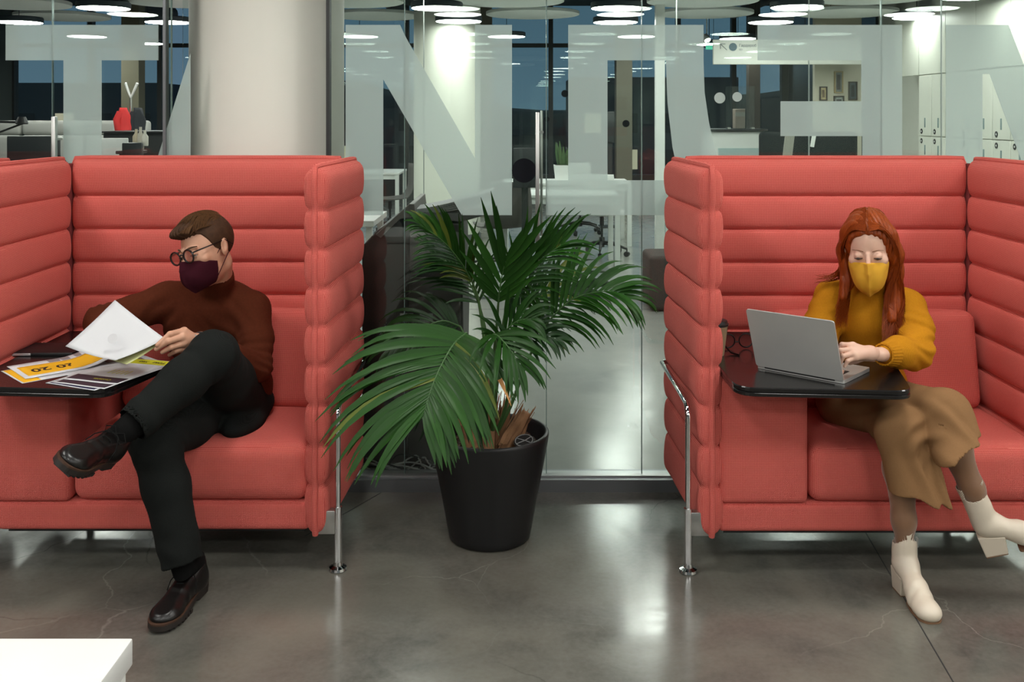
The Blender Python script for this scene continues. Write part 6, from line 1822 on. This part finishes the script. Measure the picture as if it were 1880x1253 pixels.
# stockinged calves
M_TIGHT = mat('tan_tights', (0.22, 0.11, 0.055), 0.5, nscale=40, namt=0.1, sheen=0.4)
def calf(k_, a_, nm):
    m2 = k_.lerp(a_, 0.32)+Vector((0.0, 0.02, 0))
    f = s_chain([k_, m2, k_.lerp(a_, 0.72), a_], [0.052, 0.050, 0.034, 0.024], 0.03)
    lo, hi = bounds([k_, a_], 0.09); return sdf_mesh(nm, [(f, lo, hi, 0.0045)], M_TIGHT, wom)
calf(kRw, aRw, 'stocking'); calf(kLw, aLw, 'stocking')
# sweater
tw = s_union([s_ell(cw+Vector((0, 0, 0.02)), (0.135, 0.105, 0.14)), s_ell(pw+Vector((0.0, 0.0, 0.06)), (0.145, 0.115, 0.12)), s_ell(uw+Vector((0, 0, 0.01)), (0.14, 0.088, 0.08)),
              s_ell(cw+Vector((0.05, -0.075, 0.055)), (0.055, 0.05, 0.055)), s_ell(cw+Vector((-0.055, -0.07, 0.055)), (0.055, 0.05, 0.055)),
              s_cap(sLw, sRw, 0.052)], 0.05)
slL = s_chain([sLw, sLw.lerp(eLw, 0.5)+Vector((0.012, 0, 0)), eLw, eLw.lerp(wLw, 0.45), eLw.lerp(wLw, 0.78)], [0.060, 0.062, 0.060, 0.050, 0.036], 0.015)
slR = s_chain([sRw, sRw.lerp(eRw, 0.5)+Vector((-0.01, 0, 0)), eRw, eRw.lerp(wRw, 0.5), eRw.lerp(wRw, 0.8)], [0.060, 0.062, 0.058, 0.048, 0.036], 0.015)
slL = s_disp(slL, folds(eLw+Vector((0.0, 0, 0.03)), 0.09, (0.3, 0.2, 1), 150, 0.0065))
slL = s_disp(slL, folds(sLw+Vector((0.0, 0, -0.06)), 0.06, (0.8, 0.2, 1), 130, 0.005))
slR = s_disp(slR, folds(sRw+Vector((0, -0.03, -0.06)), 0.09, (-0.5, 0.2, 1), 150, 0.005))
axn = (HQ(0, 0.028, -0.055)-nbw).normalized()
col1 = s_chain([nbw+Vector((0, 0, -0.035)), nbw.lerp(HQ(0, 0.028, -0.055), 0.1)], [0.078, 0.066], 0.015)
col2 = s_cap(nbw.lerp(HQ(0, 0.028, -0.055), 0.12), nbw.lerp(HQ(0, 0.028, -0.055), 0.72), 0.0640, 0.0620)
col2 = s_int(col2, s_plane(nbw.lerp(HQ(0, 0.028, -0.055), 0.92), axn), 0.006)
col2 = s_disp(col2, lambda P: 0.0018*np.sin(np.arctan2(P[:, 1]-float(nbw.y), P[:, 0]-float(nbw.x))*44))
sww = s_union([tw, slL, slR], 0.022)
sww = s_union([sww, col1], 0.02); sww = s_union([sww, col2], 0.003)
sww = s_disp(sww, wob(0.0045, 30, 6.0))
sww = s_disp(sww, folds(cw+Vector((0, -0.1, -0.09)), 0.09, (0.3, 0, 1), 90, 0.004))
M_MUS = knit_mat('mustard_knit', (0.36, 0.14, 0.006), (0.62, 0.27, 0.015), 700, 0.55, (0, 0, 0), 160)
bl, bh = bounds([pw, cw, sLw, sRw, eLw, wLw, eRw, wRw, nbw], 0.15)
sdf_mesh('sweater', [(sww, bl, bh, 0.0042)], M_MUS, wom, it=1)
cf = MB(); dcf = (wLw-eLw).normalized(); c0 = eLw.lerp(wLw, 0.72)
n1 = dcf.orthogonal().normalized(); n2 = dcf.cross(n1)
V = []; Fs = []; nn = 96
for j, (t, r) in enumerate(((-0.012, 0.043), (0.0, 0.041), (0.03, 0.036), (0.040, 0.0355), (0.040, 0.031), (0.02, 0.030))):
    for i in range(nn):
        a = 2*PI*i/nn; rr = r+(0.0012 if (i//2) % 2 else -0.0006)*(1 if j < 4 else 0)
        V.append(c0+dcf*t+(n1*math.cos(a)+n2*math.sin(a))*rr)
for j in range(5):
    for i in range(nn): Fs.append((j*nn+i, j*nn+(i+1) % nn, (j+1)*nn+(i+1) % nn, (j+1)*nn+i))
cf.add(V, Fs, 0, True); cf.build('ribbed_cuff', M_MUS, wom, world_coords=True)
# hem band of the sweater seen below the table
# culottes
M_CUL = knit_mat('camel_twill', (0.20, 0.105, 0.045), (0.29, 0.160, 0.075), 900, 0.25, (0.2, 0.7, 0.4), 260)
def culotte(hip, knee, hemc, hd_, r, flat, nrm):
    f = s_union([s_chain([hip, hip.lerp(knee, 0.55), knee], r[:3], 0.03), s_chain([knee, hemc+Vector(hd_).normalized()*0.04], [r[2], r[3]], 0.02, flat=(Vector(nrm).normalized(), flat))], 0.035)
    f = s_int(f, s_plane(hemc, hd_), 0.001)
    return f
hemL = W(1700, 918, 3.15); hemR = W(1758, 835, 3.09)
cL = culotte(hLw, kLw, hemL, (-0.20, 0, -1), [0.095, 0.09, 0.078, 0.088], 1.4, (0.0, 1, 0.1))
cR = culotte(hRw, kRw, hemR, (0.55, -0.10, -0.85), [0.095, 0.09, 0.078, 0.082], 1.3, (0.0, 1, 0.1))
def hollow(f, hemc, hd_, ax_from, r, flat, nrm):
    d = Vector(hd_).normalized()
    inner = s_cap(hemc.lerp(ax_from, 0.5), hemc+d*0.06, r*0.7, r, flat=(Vector(nrm).normalized(), flat))
    return s_sub(f, inner, 0.001)
cL = s_disp(cL, folds(hemL+Vector((0, 0, 0.05)), 0.13, (1, 0.25, 0.15), 75, 0.009, 0.6))
cR = s_disp(cR, folds(hemR+Vector((-0.02, 0, 0.05)), 0.10, (1, 0.3, 0.6), 75, 0.008, 2.0))
cL = hollow(cL, hemL, (-0.20, 0, -1), kLw, 0.078, 1.45, (0, 1, 0.1)); cR = hollow(cR, hemR, (0.55, -0.10, -0.85), kRw, 0.074, 1.35, (0, 1, 0.1))
cul = s_union([cL, cR, s_ell(pw+Vector((0, 0, -0.015)), (0.17, 0.13, 0.085))], 0.010)
cul = s_disp(cul, folds(W(1690, 795, 3.12), 0.07, (0.7, 0, -0.7), 110, 0.007, 1.0))
cul = s_disp(cul, wob(0.003, 26, 8.0))
bl, bh = bounds([pw, hRw, hLw, kRw, kLw, hemL, hemR], 0.15)
sdf_mesh('culottes', [(cul, bl, bh, 0.0042)], M_CUL, wom, it=1)
# mask, eyes
M_YEL = mat('yellow_cotton', (0.66, 0.34, 0.020), 0.85, nscale=20, namt=0.12, bump=0.4, bscale=900)
mkw = mask(HW, 'face_mask', M_YEL, wom, ffw, 0.012, -0.016)
st = MB()
for sx in (1, -1):
    st.tube([HQ(0.056*sx, -0.024, -0.03), HQ(0.074*sx, 0.02, 0.02)], 0.0012, 6); st.tube([HQ(0.048*sx, -0.028, -0.098), HQ(0.074*sx, 0.022, -0.024)], 0.0012, 6)
st.build('ear_loop', M_YEL, mkw, world_coords=True)
eyes(HW, wom, -0.0035, brow=mat('brow_auburn', (0.16, 0.065, 0.03), 0.9), thick=0.0014, bd=0.0055, bz=-0.006)
# hair: scalp cap, curtains down both sides, strands
M_HRW = mat('auburn_hair', (0.20, 0.035, 0.010), 0.38, nscale=30, namt=0.5, spec=0.6)
def hair_mat(name, c0, c1):
    m, t, b = nt(name); N = t.nodes; L = t.links
    g = N.new('ShaderNodeNewGeometry'); mp = N.new('ShaderNodeMapping'); mp.inputs['Scale'].default_value = (260, 260, 14)
    L.new(g.outputs['Position'], mp.inputs[0]); ns = N.new('ShaderNodeTexNoise'); ns.inputs['Scale'].default_value = 1; ns.inputs['Detail'].default_value = 3
    L.new(mp.outputs[0], ns.inputs['Vector']); L.new(mixc(t, ns.outputs['Fac'], c0, c1), b.inputs['Base Color'])
    b.inputs['Roughness'].default_value = 0.42; b.inputs['Specular IOR Level'].default_value = 0.25
    bp = N.new('ShaderNodeBump'); bp.inputs['Strength'].default_value = 0.5; bp.inputs['Distance'].default_value = 0.001
    L.new(ns.outputs['Fac'], bp.inputs['Height']); L.new(bp.outputs[0], b.inputs['Normal'])
    return m
M_HRW = hair_mat('auburn_hair', (0.085, 0.010, 0.002), (0.42, 0.080, 0.010))
capw = s_ell((0, 0.016, 0.036), (0.082, 0.107, 0.095))
def hlw(P):
    # open in front: forehead and face stay free
    x = np.abs(P[:, 0]); y = P[:, 1]; z = P[:, 2]
    lim = np.interp(x, [0.0, 0.02, 0.045, 0.060, 0.075, 0.1], [0.080, 0.078, 0.062, 0.03, -0.03, -0.1])
    back = np.interp(z, [-0.1, 0.0, 0.06, 0.1], [-0.035, -0.055, -0.075, -0.14])
    return np.minimum((lim-z)*0.8, (-(y-back))*-1.0*-1.0)
capw2 = s_int(capw, lambda P: np.minimum((np.interp(np.abs(P[:, 0]), [0, 0.015, 0.045, 0.062, 0.078, 0.1], [0.112, 0.096, 0.072, 0.034, -0.04, -0.1])-P[:, 2])*0.8, (np.interp(P[:, 2], [-0.1, 0.0, 0.05, 0.1], [-0.03, -0.045, -0.06, -0.09])-P[:, 1])*0.8), 0.002)
capf = in_frame(capw2, HW)
hl1 = s_chain([HQ(0.066, -0.005, 0.05), HQ(0.080, 0.012, -0.03), HQ(0.080, 0.025, -0.10), W(1640, 560, 3.46), W(1636, 585, 3.43)], [0.030, 0.032, 0.030, 0.024, 0.016], 0.02)
hl2 = s_chain([HQ(-0.064, 0.010, 0.05), HQ(-0.078, 0.035, -0.03), W(1556, 515, 3.50), W(1547, 545, 3.485)], [0.026, 0.026, 0.022, 0.014], 0.02)
hl3 = s_chain([HQ(0, 0.07, 0.02), HQ(0, 0.075, -0.10), W(1600, 575, 3.70)], [0.055, 0.055, 0.04], 0.03)
hairf = s_union([capf, hl1, hl2, hl3], 0.018)
hairf = s_disp(hairf, lambda P: 0.0022*np.sin(P[:, 0]*330+2*np.sin(P[:, 2]*18)+P[:, 1]*120))
lo, hi = bounds([HQ(0, 0, 0.13), W(1640, 600, 3.43), W(1540, 570, 3.49), W(1600, 590, 3.72)], 0.08)
hrw = sdf_mesh('hair', [(hairf, lo, hi, 0.0030)], M_HRW, wom, it=1)
rs = random.Random(9); sm = MB()
def strand(p, r0=0.0015): 
    c = catmull(p, 14); n = len(c)
    sm.tube(c, [r0*(0.8+0.3*math.sin(PI*i/n)) * (1 if i < n*0.7 else max(0.15, 1-(i-n*0.7)/(n*0.3))) for i in range(n)], 3, caps=False)
def jv(a): return Vector((rs.uniform(-a, a), rs.uniform(-a, a), rs.uniform(-a, a)))
for k in range(520):                                     # person's left curtain (picture right)
    u = rs.random(); v = rs.random()
    y0 = -0.105+0.165*u
    a = HQ(0.004, y0*0.8, 0.135-abs(y0*0.8-0.015)**2*4.6)
    b = HQ(0.046+0.006*v, -0.066+0.118*u, 0.108-0.020*(1-u))
    c = HQ(0.081+0.010*v, -0.040+0.085*u, 0.020)
    d = HQ(0.086+0.012*v, -0.012+0.075*u, -0.075)
    e = W(rs.uniform(1622, 1662), rs.uniform(548, 572), 3.44+0.05*u)
    e2 = W(rs.uniform(1618, 1668), rs.uniform(585, 640) if rs.random() < 0.6 else rs.uniform(600, 622), 3.41+0.04*u)
    strand([a, b+jv(0.002), c+jv(0.002), d+jv(0.004), e, e2], 0.0014)
for k in range(420):                                     # person's right side (picture left)
    u = rs.random(); v = rs.random()
    y0 = -0.105+0.165*u
    a = HQ(-0.004, y0*0.8, 0.135-abs(y0*0.8-0.015)**2*4.6)
    b = HQ(-0.046-0.006*v, -0.064+0.118*u, 0.108-0.020*(1-u))
    c = HQ(-0.080-0.006*v, -0.026+0.085*u, 0.020)
    d = HQ(-0.080-0.010*v, 0.010+0.05*u, -0.060)
    if rs.random() < 0.85:
        e = W(rs.uniform(1542, 1562), rs.uniform(525, 545), 3.50); e2 = W(rs.uniform(1532, 1556), rs.uniform(560, 605), 3.46)
    else:
        e = W(rs.uniform(1530, 1548), rs.uniform(500, 512), 3.555); e2 = W(rs.uniform(1492, 1520), rs.uniform(502, 522), 3.59)
    strand([a, b+jv(0.002), c+jv(0.002), d+jv(0.004), e, e2], 0.0013)
sm.build('hair_strands', M_HRW, hrw, world_coords=True, recalc=False)
# boots
M_BOOT = mat('cream_leather', (0.66, 0.58, 0.47), 0.36, bump=0.08, bscale=60)
M_BSOLE = mat('tan_sole', (0.20, 0.11, 0.06), 0.6)
def boot(M, parent, shaft_top):
    """local frame: heel at origin, toe towards -y, sole on z=0, heel 55 mm high"""
    foot = s_union([s_cap((0, -0.035, 0.095), (0.002, -0.125, 0.050), 0.034, 0.030), s_cap((0.002, -0.125, 0.045), (0.003, -0.195, 0.026), 0.034, 0.026), s_ell((0.003, -0.175, 0.022), (0.038, 0.062, 0.024)),
                    s_ell((0.003, -0.212, 0.020), (0.030, 0.026, 0.018))], 0.025)
    shaft = s_chain([(0, -0.035, 0.10), (0, -0.030, 0.15), (0, -0.026, shaft_top+0.02)], [0.037, 0.036, 0.046], 0.02, flat=((1, 0, 0), 1.12))
    f = s_union([foot, shaft], 0.035)
    f = s_int(f, lambda P: np.interp(P[:, 1], [-0.24, -0.15, -0.085, -0.03], [0.004, 0.004, 0.035, 0.056]).astype(np.float32)-P[:, 2], 0.002)
    f = s_int(f, s_plane((0, -0.03, shaft_top), (0, 0.12, 1)), 0.001)
    f = s_sub(f, s_cap((0, -0.028, shaft_top-0.03), (0, -0.026, shaft_top+0.08), 0.038, 0.048), 0.001)
    f = s_disp(f, lambda P: 0.0014*np.sin(P[:, 1]*160+P[:, 0]*60)*np.exp(-((P[:, 1]+0.155)/0.03)**2)+0.0012*np.sin(P[:, 2]*90+P[:, 1]*60)*np.exp(-((P[:, 2]-0.13)/0.04)**2))
    lo, hi = bounds([M @ Vector(p) for p in ((0, 0.02, 0), (0, -0.24, 0), (0, -0.03, 0.25))], 0.07)
    o = sdf_mesh('boot', [(in_frame(f, M), lo, hi, 0.0026)], M_BOOT, parent, it=1)
    q = MB(); q.add([M @ Vector(v) for v in [(-0.028, -0.066, 0.002), (0.028, -0.066, 0.002), (0.027, 0.002, 0.002), (-0.027, 0.002, 0.002), (-0.030, -0.074, 0.058), (0.030, -0.074, 0.058), (0.031, 0.006, 0.072), (-0.031, 0.006, 0.072)]],
            [(0,3,2,1),(4,5,6,7),(0,1,5,4),(1,2,6,5),(2,3,7,6),(3,0,4,7)]); q.build('heel', M_BOOT, o, bevel=0.003, world_coords=True)
    q = MB(); q.box(-0.027, 0.027, -0.065, 0.001, 0.0, 0.003)
    q.prism(round_poly([(-0.026, -0.10), (-0.037, -0.165), (-0.034, -0.215), (-0.018, -0.238), (0.024, -0.238), (0.038, -0.215), (0.040, -0.165), (0.028, -0.10)], 0.012, 3), 0.0, 0.005, 'z')
    q.V = [M @ Vector(v) for v in q.V]; q.build('sole', M_BSOLE, o, world_coords=True)
    q = MB(); q.box(-0.042, -0.039, -0.040, -0.034, 0.145, 0.175); q.box(-0.0400, -0.036, -0.038, -0.035, 0.08, 0.178)
    q.V = [M @ Vector(v) for v in q.V]; q.build('zip', M_STEEL, o, world_coords=True)
    return o
boot(BL, wom, 0.202)
boot(BR, wom, 0.238)
# ------------------------------------------------------------------ woven cloth: box-projected UVs in metres so the weave keeps its size
def box_uv(me):
    n = len(me.polygons)
    if not n: return
    if me.uv_layers: return
    nor = np.empty(n*3, np.float32); me.polygons.foreach_get('normal', nor); nor = np.abs(nor.reshape(-1, 3))
    ls = np.empty(n, np.int32); me.polygons.foreach_get('loop_total', ls)
    vi = np.empty(len(me.loops), np.int32); me.loops.foreach_get('vertex_index', vi)
    co = np.empty(len(me.vertices)*3, np.float32); me.vertices.foreach_get('co', co); co = co.reshape(-1, 3)[vi]
    ax = np.repeat(nor.argmax(1), ls)
    uv = np.stack([np.where(ax == 0, co[:, 1], co[:, 0]), np.where(ax == 2, co[:, 1], co[:, 2])], 1)
    l = me.uv_layers.new(name='weave'); l.data.foreach_set('uv', uv.ravel().astype(np.float32))
for me in list(bpy.data.meshes):
    if any(m in (M_RED, M_GREYF) for m in me.materials): box_uv(me)
